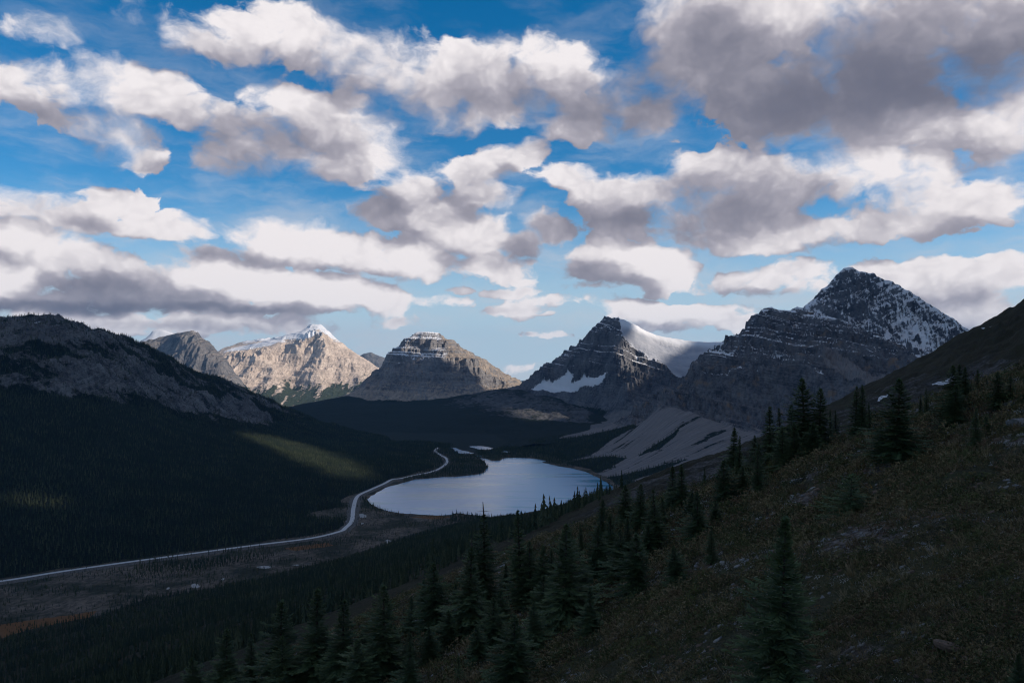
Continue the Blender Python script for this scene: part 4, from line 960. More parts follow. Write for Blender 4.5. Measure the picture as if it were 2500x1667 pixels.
# valley floor: shore belts, the wooded point and islands, scattered meadow spruces
fg = Grid(-1.0, 1.5, 900, 1000, 5200, 700, 'log')
px, py = px_of(fg.X, fg.Y, np.full_like(fg.X, LAKE_Z)); flatZ = np.full_like(fg.X, LAKE_Z + 0.4)
dry = 1 - soft_inside(px, py, lake_px, 1.2)
for p in ponds_px: dry = np.minimum(dry, 1 - soft_inside(px, py, p, 1.0))
dense = np.zeros_like(px)
for poly in ([(985,1181),(1012,1172),(1060,1168),(1110,1166),(1160,1161),(1186,1153),(1193,1143),(1190,1130),(1175,1116),(1150,1111),(1120,1108),(1098,1092),(1075,1098),(1093,1115),(1096,1132),(1080,1147),(1050,1157),(1015,1163),(985,1170)],
             [(1196,1124),(1222,1124),(1225,1119),(1240,1117),(1300,1119),(1330,1124),(1345,1132),(1400,1140),(1400,1090),(1240,1090),(1205,1098),(1165,1100),(1160,1112),(1180,1117)],
             [(1196,1126),(1205,1122),(1225,1123),(1222,1127)],
             [(880,1215),(892,1212),(900,1230),(935,1246),(980,1254),(960,1262),(920,1250),(890,1235)],
             [(1085,1262),(1110,1254),(1150,1258),(1272,1270),(1400,1245),(1400,1300),(1100,1290),(1040,1272)],
             [(320,1385),(480,1368),(620,1348),(700,1340),(640,1372),(520,1390),(420,1415),(300,1420)],
             [(700,1330),(790,1320),(850,1300),(845,1320),(760,1345)],
             [(800,1047),(1100,1085),(1100,1098),(1075,1108),(1085,1125),(1085,1135),(1060,1148),(1000,1158),(950,1163),(850,1150),(800,1100)]):
    dense = np.maximum(dense, soft_inside(px, py, poly, 2.5))
sparse = 0.95 * np.clip(0.34 + 1.7 * fbm(fg.X / 110, fg.Y / 60, 4, 0.6, seed=131), 0.0, 1) * (py > 1235) * (px < 1120)
low = fg.sample; side_here = np.zeros_like(px)
mask = np.maximum(dense * 0.95, sparse) * dry
mask = np.where(fg.Y > 4700, 0, mask)
P, h = tree_points(fg, flatZ, mask, 8.0, 1150, 4700, U(-200), U(1420), 7, 15)
lz = left_g.sample(left_Z, P[:, 0], P[:, 1]); sz = np.where(P[:, 1] < 2480, side_g.sample(side_Z, P[:, 0], np.minimum(P[:, 1], 2490)), -999)
k = off_road(P, 13) & ~((lz > -449) & (P[:, 0] / P[:, 1] < U(1090))) & (sz < -449.0)
P, h = P[k], h[k]; pxp, pyp = px_of(P[:, 0], P[:, 1], P[:, 2])
screen = soft_inside(pxp, pyp, [(318,1368),(440,1354),(640,1330),(645,1352),(520,1392),(330,1402)], 3) > 0.5
h = np.where((pyp > 1250) & (pxp < 1100) & ~screen, h * 0.62, h)
wood_object('forest', P, h, 'low spruces scattered over the valley floor and round the lake')
# tongues of wood between the scree fans
P, h = tree_points(fan_g, fan_Z, np.clip(fan_wood * 1.2 - 0.15, 0, 1) * (fan_Z > -449.5), 9.5, 2500, 4700, U(1290), U(1750), 9, 16)
wood_object('forest', P, h, 'dark spruce tongues between the grey scree fans')

# ------------------------------------------------------------------ cloud banks overhead, outside the view, that shade the valley
def cloud_bank(name, zc, cover, x0, x1, y0, y1, cell, seed, lab):
    nx, ny = int((x1 - x0) / cell), int((y1 - y0) / cell)
    xs = x0 + cell * np.arange(nx + 1); ys = y0 + cell * np.arange(ny + 1); X, Y = np.meshgrid(xs, ys, indexing='ij')
    c = cover(X, Y); keep = (c[:-1, :-1] + c[1:, :-1] + c[:-1, 1:] + c[1:, 1:]) / 4 > 0.5
    t = np.clip((c - 0.5) * 2, 0, 1) ** 0.5
    top = zc + 8 + t * (55 + 45 * fbm(X / 700, Y / 700, 5, 0.55, seed=seed)); bot = zc - t * (15 + 45 * np.abs(fbm(X / 500, Y / 500, 4, 0.5, seed=seed + 3)))
    idx = np.arange((nx + 1) * (ny + 1)).reshape(nx + 1, ny + 1); n = idx.size
    V = np.concatenate([np.stack([X, Y, top], -1).reshape(-1, 3), np.stack([X, Y, bot], -1).reshape(-1, 3)])
    i, j = np.nonzero(keep); q = np.stack([idx[i, j], idx[i + 1, j], idx[i + 1, j + 1], idx[i, j + 1]], -1)
    F = [q, q[:, ::-1] + n]
    kp = np.pad(keep, 1)
    for di, dj, a, b in ((-1, 0, (0, 0), (0, 1)), (1, 0, (1, 1), (1, 0)), (0, -1, (1, 0), (0, 0)), (0, 1, (0, 1), (1, 1))):
        e = keep & ~kp[1 + di:nx + 1 + di, 1 + dj:ny + 1 + dj]; ii, jj = np.nonzero(e)
        p, r = idx[ii + a[0], jj + a[1]], idx[ii + b[0], jj + b[1]]
        F.append(np.stack([p, r, r + n, p + n], -1))
    F = np.concatenate(F); used = np.zeros(len(V), bool); used[F.ravel()] = True; mm = np.cumsum(used) - 1
    return link(name, mesh_np(name, V[used], mm[F]), M_cloud, kind='stuff', label=lab, category='cloud')
m, N = new_mat('cloud_white'); finish(N, bsdf(N, (0.85, 0.85, 0.86), 1.0, None, 0.0).outputs[0]); M_cloud = m
ZC = 5200.0
def ground_of(X, Y, z): t = (ZC - z) / SUN.z; return X - SUN.x * t, Y - SUN.y * t
def cover(X, Y):
    """1 where the bank lies between the sun and shaded ground"""
    gx, gy = ground_of(X, Y, -380.0); hx, hy = ground_of(X, Y, 150.0)
    n = fbm(X / 420, Y / 420, 5, 0.6, seed=141)
    c = np.ones_like(X)
    # far edge, and the gap that lights the forest strip
    edge = np.interp(hx, [-6000, -3500, -2000, -1750, -760, -670, -300, 300, 780, 880, 1130, 1460, 1540, 5000], [6400, 6600, 7200, 8600, 8600, 7500, 7500, 7300, 6600, 5750, 5450, 5600, 7100, 7100])
    c = np.minimum(c, sst(edge - hy + 160 * n, -120, 120))
    ppx, ppy = CX + FPX * gx / np.maximum(gy, 500), YH + FPX * 380 / np.maximum(gy, 500)
    strip_w = np.array([at(520,1018,3720), at(600,1030,3860), at(690,1048,3950), at(780,1074,3900), at(862,1104,3740), at(932,1146,3380), at(990,1173,3090), at(900,1196,2940), at(845,1166,3080), at(770,1128,3260), at(690,1088,3440), at(600,1050,3620)])
    hole = soft_inside(gx, gy, [(p[0], p[1]) for p in strip_w], 70)
    c = np.minimum(c, 1 - np.clip(hole * (1.35 + 0.5 * n), 0, 1))
    # a thinner break that lets a little light on to the lower left wood
    s2 = np.array([at(-30,1190,2150), at(80,1198,2170), at(210,1230,2150), at(200,1245,2120), at(90,1225,2080), at(-30,1222,2050)])
    hole2 = soft_inside(gx, gy, [(p[0], p[1]) for p in s2], 45)
    c = np.minimum(c, 1 - np.clip(hole2 * (0.95 + 1.6 * n), 0, 1))
    lim = np.minimum(np.minimum(gx + 6200, 6200 - gx), gy + 1800)
    return np.minimum(c, sst(lim + 300 * n, 0, 250))
cx0, cy0 = SUN.x * (ZC + 380) / SUN.z, SUN.y * (ZC + 380) / SUN.z
cloud_bank('cloud', ZC, cover, cx0 - 6500, cx0 + 6500, cy0 - 2200, cy0 + 7900, 48.0, 151, 'broad grey cloud bank overhead shading the valley, outside the view')
# ------------------------------------------------------------------ the slope underfoot
crest = line([(3300,640,50),(3000,760,60),(2700,870,70),(2500,955,78),(2400,985,80),(2300,1012,82),(2200,1038,84),(2133,1056,86),(2065,1070,86),(2013,1088,84),(1981,1108,84),(1900,1135,90),(1800,1172,95),(1700,1212,100),(1600,1245,108),(1500,1280,115),(1400,1318,122),(1300,1358,128),(1197,1395,132),(1100,1430,132),(1000,1470,128),(900,1512,122),(800,1555,115),(650,1618,108),(450,1700,98),(200,1800,90)], 30)
C = pts3(crest) + [(a * (b + 22) / b, b + 22, c - 13) for a, b, c in pts3(crest)]
C += pts3([(2500,1667,17),(2250,1667,20),(2000,1667,23),(1750,1667,28),(1500,1667,35),(1250,1667,45),(1000,1667,58),(700,1667,85),(2500,1300,32),(2200,1300,36),(1900,1350,42),(1600,1400,58),(1300,1500,68),(1000,1580,80),(1250,2200,18),(2500,2200,8),(1800,2200,12),(2700,1200,36),(3200,1000,40)])
C += [(0, 0, -8), (9, 0, -3.5), (-14, 0, -15), (0, -20, -6), (20, -20, 3), (-25, 20, -24), (-40, 60, -40), (30, 0, 7)]
S_near = Surf(C); ng = Grid(U(-100), U(3000), 900, 5, 132, 520, 'log')
nZ = S_near(ng.X, ng.Y)
nZ += fbm(ng.X / 9, ng.Y / 9, 5, 0.55, seed=161) * 0.55 * np.clip(ng.Y / 25, 0.3, 1.3) + fbm(ng.X / 1.7, ng.Y / 1.7, 3, 0.55, seed=162) * 0.13
bare = np.clip(0.5 + 1.5 * fbm(ng.X / 6, ng.Y / 11, 4, 0.62, seed=163) - 0.26, 0, 1)
px, py = px_of(ng.X, ng.Y, nZ)
for poly in ([(1920,1215),(1990,1190),(2010,1215),(1960,1250),(1925,1240)],[(1960,1160),(2010,1140),(2050,1110),(2080,1100),(2010,1150),(1970,1180)],[(2130,1130),(2230,1120),(2200,1150),(2100,1160)]):
    bare = np.maximum(bare, 0.9 * soft_inside(px, py, poly, 8))
m, N = new_mat('heath_ground')
P = N.node('ShaderNodeNewGeometry').outputs['Position']
fine = N.noise(P, 9.0, 6, 0.72); mid = N.noise(P, 0.7, 5, 0.62); big = N.noise(P, 0.09, 4, 0.55)
c = N.mix(N.lin(fine, 0.35, 0.66), (0.010, 0.013, 0.007), (0.090, 0.085, 0.055))
c = N.mix(N.ss(mid, 0.45, 0.62, 0, 0.7), c, (0.036, 0.042, 0.020))
c = N.mix(N.ss(big, 0.5, 0.68, 0, 0.55), c, (0.066, 0.064, 0.030))
rub = N.mix(N.lin(N.voro(P, 3.2, out='Color'), 0.1, 0.9), (0.07, 0.06, 0.055), (0.21, 0.185, 0.17))
rub = N.mix(N.lin(N.voro(P, 3.2), 0.3, 0.8, 0, 0.8), rub, (0.03, 0.026, 0.022))
a = N.ss(N.math('ADD', attr(N, 'bare'), N.math('MULTIPLY', N.math('SUBTRACT', mid, 0.5), 0.9)), 0.62, 0.8)
c = N.mix(a, c, rub)
finish(N, bsdf(N, c, 0.95, bump(N, N.math('ADD', fine, N.math('MULTIPLY', mid, 1.5)), 1.0, 0.12), 0.1).outputs[0])
grid_object('hillside', ng, nZ, m, dict(bare=bare), kind='structure', label='steep dark heathy slope filling the lower right, strewn with stones', category='hillside')

def hit(px, py):
    """where the sight line through a place in the photograph meets the slope underfoot"""
    ys = np.exp(np.linspace(math.log(5.5), math.log(128), 1200)); u = (px - CX) / FPX
    d = ng.sample(nZ, u * ys, ys) - (YH - py) / FPX * ys
    k = np.nonzero((d[:-1] < 0) & (d[1:] >= 0))[0]
    if len(k) == 0:
        k = np.argmin(np.abs(d[200:])) + 200; y = ys[k]
    else:
        k = k[0]; t = d[k] / (d[k] - d[k + 1]); y = ys[k] + t * (ys[k + 1] - ys[k])
    x = u * y
    return float(x), float(y), float(ng.sample(nZ, np.array([x]), np.array([y]))[0])

# ------------------------------------------------------------------ subalpine firs
def fir_crown(name, seed, H=7.0, R=1.25, step=0.20, low=0.05, full=0.8, gap=0.0, twig=0.115, mat=None):
    """whorls of drooping boughs clothed in flat needle sprays"""
    rng = random.Random(seed); V, F = [], []
    def spray(p, d, nrm, L, w):
        """one twig: a narrow pointed blade, folded along its middle"""
        side = d.cross(nrm); side.normalize(); b = len(V)
        m_ = p + d * (L * 0.45)
        V.extend([p, m_ + side * w - nrm * (w * 0.35), p + d * L, m_ - side * w - nrm * (w * 0.35), m_ + nrm * (w * 0.25)])
        F.extend([(b, b + 1, b + 4), (b + 1, b + 2, b + 4), (b + 2, b + 3, b + 4), (b + 3, b, b + 4)])
    z = H * low; lop = rng.uniform(0, 6.28)
    while z < H * 0.985:
        t = z / H
        Lz = R * ((1 - t) ** (full + 0.2)) * (0.86 + 0.14 * math.sin(9 * t + seed)) + 0.04; fine_ = 0.40 + 0.60 * min(1.0, 2.2 * (1 - t))
        if t < 0.18: Lz *= 0.55 + 2.4 * t
        n = max(4, int(5 + 3.5 * (1 - t) + rng.uniform(-1, 1))); a0 = rng.uniform(0, 6.28); lop += rng.uniform(-.5, .5); Lz *= rng.uniform(0.80, 1.16)
        for k in range(n):
            if rng.random() < gap + 0.05: continue
            a = a0 + 6.283 * k / n + rng.uniform(-.25, .25); L = Lz * rng.uniform(0.55, 1.22) * (1 + 0.24 * math.cos(a - lop))
            out = Vector((math.cos(a), math.sin(a), 0)); el = -0.28 * (1 - t) + 0.75 * t ** 2.2 + rng.uniform(-.13, .13)
            p = Vector((0, 0, z + rng.uniform(-.5, .5) * step)); segs = max(2, int(L / 0.17)); ds = L / segs; roll = rng.uniform(-.35, .35)
            for s in range(segs):
                f = (s + 1) / segs; e = el - 0.30 * math.sin(f * 2.6) + 0.42 * f * f
                d = (out * math.cos(e) + Vector((0, 0, 1)) * math.sin(e)).normalized()
                sd = d.cross(Vector((0, 0, 1))); sd.normalize(); up = sd.cross(d)
                nrm = (up * math.cos(roll) + sd * math.sin(roll)).normalized()
                tl = ((twig * 2.1) * (1.15 - 0.62 * f) * rng.uniform(0.8, 1.25) + 0.05) * fine_
                for sgn in (-1, 1):
                    for q in range(2):
                        dd = (d * 0.72 + sd * sgn * rng.uniform(0.55, 0.9) + nrm * rng.uniform(-.22, .3)).normalized()
                        spray(p + d * (ds * (q * 0.5 + rng.uniform(0, .3))), dd, nrm, tl * rng.uniform(.8, 1.2), twig * 0.38 * fine_)
                if s == segs - 1: spray(p, d, nrm, ds + tl * 0.8, twig * 0.34)
                p = p + d * ds
        z += step * (1.0 - 0.35 * t) * rng.uniform(0.8, 1.2)
    for k in range(5):
        a = 6.283 * k / 5; d = Vector((math.cos(a) * .45, math.sin(a) * .45, 0.9)).normalized()
        spray(Vector((0, 0, H * 0.965)), d, Vector((0, 0, 1)), 0.22, 0.03)
    spray(Vector((0, 0, H * 0.95)), Vector((0, 0, 1)), Vector((1, 0, 0)), H * 0.05 + .12, 0.03)
    me = bpy.data.meshes.new(name); me.from_pydata([tuple(v) for v in V], [], F); me.update()
    me.materials.append(mat or M_fir); return me
m, N = new_mat('fir_needles')
oi = N.node('ShaderNodeObjectInfo'); P = N.node('ShaderNodeTexCoord').outputs['Object']
c = N.mix(oi.outputs['Random'], (0.044, 0.074, 0.026), (0.078, 0.112, 0.042))
c = N.mix(N.lin(N.noise(P, 3.0, 3, 0.6), 0.36, 0.66, 0, 0.8), c, (0.026, 0.048, 0.024))
c = N.mix(N.ss(N.noise(P, 1.3, 2, 0.5), 0.60, 0.74, 0, 0.5), c, (0.075, 0.085, 0.035))
finish(N, bsdf(N, c, 0.72, None, 0.25).outputs[0]); M_fir = m
m, N = new_mat('grey_dead_wood'); finish(N, bsdf(N, (0.20, 0.19, 0.18), 0.9, None, 0.1).outputs[0]); M_dead = m
FORMS = []   # crown, trunk, height of form
for i, (H, R_, st, lo, fu, ga) in enumerate(((7.5,2.05,.19,.05,.78,.03),(7.0,2.35,.18,.03,.70,.03),(8.5,1.60,.20,.08,.80,.06),(6.0,2.20,.17,.03,.68,.03),(8.0,1.85,.20,.12,.86,.14),(4.0,1.40,.15,.05,.80,.06))):
    FORMS.append((fir_crown('crown', 200 + i, H, R_, st, lo, fu, ga, twig=0.150 if H > 5 else 0.10), trunk_mesh('trunk', H * 0.97, 0.016 * H, 8), H))
FORMS.append((fir_crown('crown', 231, 2.4, 1.7, 0.14, 0.05, 0.45, 0.03, 0.11), trunk_mesh('trunk', 2.2, 0.05, 8), 2.4))     # low spreading form
FORMS.append((fir_crown('crown', 241, 5.5, 1.45, 0.105, 0.06, 0.80, 0.02, 0.11), trunk_mesh('trunk', 5.3, 0.075, 10), 5.5))  # finely needled, for close by

# x, y of the foot, y of the tip, form, width factor, label
FIRS = [
 (1789,1165,1041,0,.95,'tall fir at the left end of the clump against the dark cliff'),
 (1803,1166,1063,2,.9,'narrow fir close behind the tall fir at the left end of the clump'),
 (1842,1130,1045,1,.85,'bushy fir second along the clump, lower than its neighbours'),
 (1880,1125,978,0,.9,'pointed fir standing left of the biggest clump tree'),
 (1907,1124,990,2,.9,'thin fir squeezed just left of the biggest clump tree'),
 (1934,1120,985,0,.95,'shorter fir touching the left side of the biggest clump tree'),
 (1966,1118,922,1,.95,'biggest tree of the clump, broad dark fir against the cliff'),
 (1999,1108,946,1,.9,'second biggest fir, right against the biggest clump tree'),
 (2029,1084,997,2,.75,'left one of a pair of thin firs beside the big clump'),
 (2040,1083,1000,4,.85,'right one of a pair of thin firs with bare lower trunks'),
 (2089,1070,939,4,.95,'left one of twin slender firs with a visible pale trunk'),
 (2104,1068,937,2,1.0,'right one of twin slender firs, tip leaning close to its twin'),
 (2124,1064,981,2,.9,'small slim fir just right of the twin firs'),
 (2190,1128,922,1,1.05,'large solitary fir with tiered branches in front of the scree'),
 (2150,1120,1035,3,1.0,'low bushy fir at the left foot of the large solitary fir'),
 (1984,1120,1030,3,.9,'small bright fir in front of the biggest clump tree'),
 (1851,1208,1098,4,1.0,'airy fir with bare trunk below the dark clump'),
 (1890,1142,1075,4,.8,'small thin fir at the foot of the pointed fir'),
 (1720,1182,1139,2,1.0,'little dark fir standing alone before the grey scree'),
 (1752,1180,1150,2,1.0,'tiny fir right of the little dark fir before the scree'),
 (2075,1262,1160,6,1.0,'wide low spreading fir lying on the heath'),
 (2262,1012,945,2,.95,'slim fir between the large solitary fir and the dense group'),
 (2246,1010,960,2,.9,'shorter slim fir left beside the other slim fir on the scree'),
 (2326,1015,890,1,1.0,'densest dark fir of the group on the upper right'),
 (2345,985,886,0,.95,'tallest tip in the dense upper right group of firs'),
 (2358,980,893,0,.9,'narrow fir on the right edge of the dense upper group'),
 (2385,955,898,2,1.0,'small spire alone right of the dense upper group'),
 (2408,955,920,2,1.0,'stubby little fir right of the small lone spire'),
 (2440,995,905,1,1.0,'broad dark fir low near the right border under the ridge'),
 (2466,978,915,0,1.0,'fir behind the broad dark fir near the right border'),
 (2329,1037,936,3,.9,'fir in front of the densest dark fir, reaching lower down'),
 (2381,1092,992,4,.8,'skeletal thin fir with grey trunk on the right heath'),
 (2410,1058,1010,6,.6,'small round fir bush behind the skeletal thin fir'),
 (1643,1242,1134,0,.95,'left one of two pointed firs overlapping the scree edge'),
 (1665,1240,1130,0,.9,'right one of two pointed firs overlapping the scree edge'),
 (1526,1288,1181,3,.85,'dark full fir nearest above the right tip of the lake'),
 (1563,1292,1179,1,.8,'broad fir right beside the dark full fir above the lake tip'),
 (1470,1282,1216,3,.8,'short dark fir overlapping the lower pale scree patch'),
 (1604,1345,1190,4,1.0,'tall open fir in front of the two pointed firs'),
 (1705,1322,1195,0,1.0,'mid-sized fir with dense skirts on the middle slope'),
 (1746,1280,1223,3,1.0,'small fir uphill right of the dense-skirted fir'),
 (1736,1378,1282,4,1.0,'sparse young fir with visible trunk low on the middle slope'),
 (1381,1540,1275,1,.85,'large dense dark fir standing centrally low on the slope'),
 (1420,1345,1275,2,1.0,'slim dark fir beyond the large dense central fir'),
 (1455,1430,1282,3,.8,'bushy fir right behind the large dense central fir'),
 (1493,1380,1249,0,1.0,'upright fir midway between the lake tip and the low slope'),
 (1584,1362,1277,3,.9,'rounded fir below the tall open fir'),
 (1650,1430,1330,3,1.0,'low fir on the open heath right of centre'),
 (1182,1496,1250,4,1.0,'tall fir with a bare dead spike for a top'),
 (1272,1485,1243,2,1.05,'tall thin fir whose tip crosses the lake edge'),
 (1296,1480,1317,4,1.1,'sparse fir just right of the tall thin fir'),
 (1322,1482,1331,3,.7,'darker squat fir filling the gap right of the sparse fir'),
 (1144,1555,1331,0,.95,'greener fir left of the tree with the dead spike'),
 (1061,1540,1368,3,.8,'leafy fir with ragged top on the lower slope'),
 (1003,1545,1453,5,1.0,'small young fir beside the pale dead stick'),
 (1204,1590,1453,3,.9,'fir below the dead-spiked tree with spreading skirts'),
 (934,1680,1429,1,.9,'big fir with a star-like leader near the bottom edge'),
 (831,1700,1461,0,1.0,'full fir left of the star-topped fir'),
 (772,1700,1431,0,.95,'tallest fir of the bottom left group, tip above the wood'),
 (684,1720,1468,1,.9,'fir with a bushy many-pronged top at the bottom left'),
 (688,1740,1548,3,.8,'shorter fir in front of the bushy-topped bottom left fir'),
 (614,1690,1543,4,.9,'thin see-through fir in the bottom left row'),
 (549,1745,1527,0,1.05,'conical fir second from the left in the bottom row'),
 (475,1730,1602,3,.9,'leftmost and smallest fir of the bottom row'),
 (1121,1668,1597,5,.7,'tiny open sapling at the bottom edge'),
 (1903,1735,1252,7,1.0,'close soft fir rising from the bottom edge on the right'),
 (2492,1740,1588,7,1.1,'fir branches poking in at the bottom right corner'),
 (1250,1700,1500,3,1.0,'dark fir among the bottom centre thicket'),
 (880,1720,1560,3,.9,'low fir between the two full firs at the bottom'),
 (1000,1700,1560,0,.9,'fir at the bottom edge right of the star-topped fir'),
]
rng = random.Random(77)
fir_spots = []
for (bx, by, ty, form, wf, lab) in FIRS:
    x, y, z = hit(bx, by); h = (by - ty) / FPX * y
    cr, tr, H = FORMS[form]; s = h / H
    r = bpy.data.objects.new('fir_tree', None); col.objects.link(r); r.location = (x, y, z - 0.06); r.rotation_euler = (rng.uniform(-.05, .05), rng.uniform(-.05, .05), rng.uniform(0, 6.28))
    wf *= 1.35 if form in (2, 5, 6, 7) else 1.7; r.scale = (s * wf, s * wf, s); r['label'] = lab; r['category'] = 'tree'; r['group'] = 'firs on the near slope'
    link('trunk', tr, None, r); link('crown', cr, None, r)
    if 'dead spike' in lab:
        V, F = [], []
        def stick(a, b, r0, r1):
            a, b = Vector(a), Vector(b); d = (b - a).normalized(); u_ = d.orthogonal().normalized(); v_ = d.cross(u_); k = len(V)
            for p, q in ((a, r0), (b, r1)):
                for j in range(5): V.append(tuple(p + (u_ * math.cos(1.2566 * j) + v_ * math.sin(1.2566 * j)) * q))
            for j in range(5): F.append((k + j, k + (j + 1) % 5, k + 5 + (j + 1) % 5, k + 5 + j))
        stick((0, 0, H * .95), (0.05, 0, H * 1.105), .045, .015); stick((0, 0, H * 1.01), (.35, .05, H * 1.012), .02, .006); stick((0, 0, H * 1.01), (-.34, -.03, H * 1.016), .02, .006); stick((0, 0, H * 1.03), (.1, -.25, H * 1.04), .015, .005)
        me = bpy.data.meshes.new('dead_top'); me.from_pydata(V, [], F); me.materials.append(M_bark); link('dead_top', me, None, r, label='bare dead spike with short side stubs')
    fir_spots.append((x, y, z))
thicket = [(960,1600),(1035,1500),(1045,1620),(1090,1590),(1105,1480),(1160,1620),(1215,1545),(1235,1440),(1300,1590),(1330,1540),(1345,1420),(1420,1480),(1440,1560),(1475,1330),(1510,1420),(1535,1360),(1560,1450),(1620,1290),(1690,1265),(1770,1235),(1810,1205),(1860,1165),(1915,1150),(1945,1135),(740,1720),(640,1735),(800,1650),(590,1740),(890,1640),(1000,1640),(1390,1385),(1265,1400)]
for i, (bx, by) in enumerate(thicket):
    x, y, z = hit(bx + rng.uniform(-8, 8), by); form = rng.choice((1, 3, 3, 0)); cr, tr, H = FORMS[form]; s = rng.uniform(2.2, 4.2) / H
    r = bpy.data.objects.new('fir_tree', None); col.objects.link(r); r.location = (x, y, z - 0.06); r.rotation_euler.z = rng.uniform(0, 6.28); r.scale = (s * 1.6, s * 1.6, s)
    r['label'] = 'low young fir half hidden in the thicket on the slope'; r['category'] = 'tree'; r['group'] = 'young firs of the thicket'
    link('trunk', tr, None, r); link('crown', cr, None, r)
# a pale dead stick
x, y, z = hit(986, 1540); me = trunk_mesh('dead_sapling', 1.0, 0.018, 6, -0.12); me.materials.clear(); me.materials.append(M_dead)
o = link('dead_sapling', me, None, label='pale thin dead stick among the lower firs', category='dead tree'); o.location = (x, y, z); h = 52 / FPX * y; o.scale = (h, h, h)

# ------------------------------------------------------------------ boulders
def boulder_mesh(name, seed, flat=1.0, cuts=7):
    """angular block: a rough ball sliced by random planes"""
    rng = random.Random(seed); V, F = [], []
    n, k = 14, 9
    planes = []
    for i in range(cuts):
        a = rng.uniform(0, 6.28); e = rng.uniform(-.5, 1.2); planes.append((Vector((math.cos(a) * math.cos(e), math.sin(a) * math.cos(e), math.sin(e))), rng.uniform(0.52, 0.85)))
    planes.append((Vector((rng.uniform(-.2, .2), rng.uniform(-.2, .2), 1)).normalized(), 0.55))
    for i in range(k + 1):
        for j in range(n):
            t = math.pi * i / k; a = 6.283 * j / n
            p = Vector((math.sin(t) * math.cos(a), math.sin(t) * math.sin(a), math.cos(t))) * rng.uniform(0.94, 1.04)
            for nn, d in planes:
                q = p.dot(nn)
                if q > d: p -= nn * (q - d)
            V.append((p.x, p.y, p.z * flat))
    for i in range(k):
        for j in range(n): F.append((i * n + j, i * n + (j + 1) % n, (i + 1) * n + (j + 1) % n, (i + 1) * n + j))
    me = bpy.data.meshes.new(name); me.from_pydata(V, [], F); me.update(); return me
def stone_mat(name, a, b, lichen):
    m, N = new_mat(name); P = N.node('ShaderNodeTexCoord').outputs['Object']; f = N.noise(P, 5.0, 6, 0.68)
    c = N.mix(N.lin(f, 0.32, 0.68), a, b); c = N.mix(N.ss(N.noise(P, 2.2, 4, 0.6), 0.55, 0.66, 0, 0.75), c, lichen)
    finish(N, bsdf(N, c, 0.9, bump(N, f, 0.8, 0.08), 0.15).outputs[0]); return m
M_st = [stone_mat('grey_stone', (0.11, 0.11, 0.115), (0.27, 0.27, 0.275), (0.045, 0.05, 0.035)), stone_mat('brown_stone', (0.10, 0.068, 0.052), (0.20, 0.145, 0.115), (0.05, 0.05, 0.03)), stone_mat('pale_stone', (0.15, 0.148, 0.14), (0.34, 0.33, 0.315), (0.07, 0.072, 0.055))]
for i, (bx, by, w, fl, mt, lab) in enumerate((
 (2330,1585,88,.38,1,'wide flat brown slab near the bottom right'),(2373,1614,44,.35,1,'small brown slab just below the wide flat one'),(2192,1618,27,.9,0,'round dark grey boulder near the bottom edge'),
 (1936,1216,15,1.35,2,'pale upright stone on the bare patch of slope'),(1946,1176,36,.5,0,'angular grey boulder above the pale upright stone'),(1954,1312,36,.35,2,'flat whitish stone on the mid heath'),
 (1885,1288,22,.7,0,'grey stone just left above the flat whitish stone'),(1774,1378,32,.55,2,'light grey boulder below the dense-skirted fir'),(2486,1188,24,.5,0,'grey stone at the right border of the heath'),
 (2488,1036,52,.65,0,'large mossy grey boulder at the right border'),(2325,1058,22,.4,2,'thin pale stone in the grass left of the skeletal fir'),(2343,1044,17,.9,2,'small pale pointed stone above the thin pale stone'),
 (2467,988,36,.6,0,'dark blotched boulder near the right border under the firs'),(1730,1660,28,.4,2,'whitish broken stone at the bottom edge'),(2275,1668,32,.5,1,'rusty brown stone cut by the bottom edge'),
 (1640,1279,13,.6,2,'small whitish stone among the middle firs'),(1603,1386,14,.6,2,'little pale stone on open ground below the rounded fir'),(1303,1520,13,.8,2,'tiny pale stone at the foot of the central firs'))):
    x, y, z = hit(bx, by); s = w / FPX * y * 0.56; me = boulder_mesh('boulder', 300 + i, fl); me.materials.append(M_st[mt])
    o = link('boulder', me, None, label=lab, category='boulder', group='boulders on the near slope'); o.location = (x, y, z + s * fl * 0.22); o.scale = (s, s, s); o.rotation_euler = (rng.uniform(-.15, .15), rng.uniform(-.35, .05), rng.uniform(0, 6.28))

# ------------------------------------------------------------------ heath, grass and stones underfoot
def leaf_clump(name, seed, n, rad, hgt, lw, ll, mat, up=0.6):
    rng = random.Random(seed); V, F = [], []
    for i in range(n):
        a = rng.uniform(0, 6.28); r = rad * math.sqrt(rng.random()); p = Vector((r * math.cos(a), r * math.sin(a), hgt * rng.random() * (1 - 0.6 * r / rad)))
        d = Vector((rng.gauss(0, 1), rng.gauss(0, 1), abs(rng.gauss(0, 1)) * up * 2)).normalized(); s = d.cross(Vector((rng.gauss(0, 1), rng.gauss(0, 1), rng.gauss(0, 1)))).normalized()
        l = ll * rng.uniform(.6, 1.4); w = lw * rng.uniform(.6, 1.3); k = len(V)
        V += [tuple(p), tuple(p + d * l * .5 + s * w), tuple(p + d * l), tuple(p + d * l * .5 - s * w)]; F.append((k, k + 1, k + 2, k + 3))
    me = bpy.data.meshes.new(name); me.from_pydata(V, [], F); me.update(); me.materials.append(mat)
    return bpy.data.objects.new(name + '_form', me)
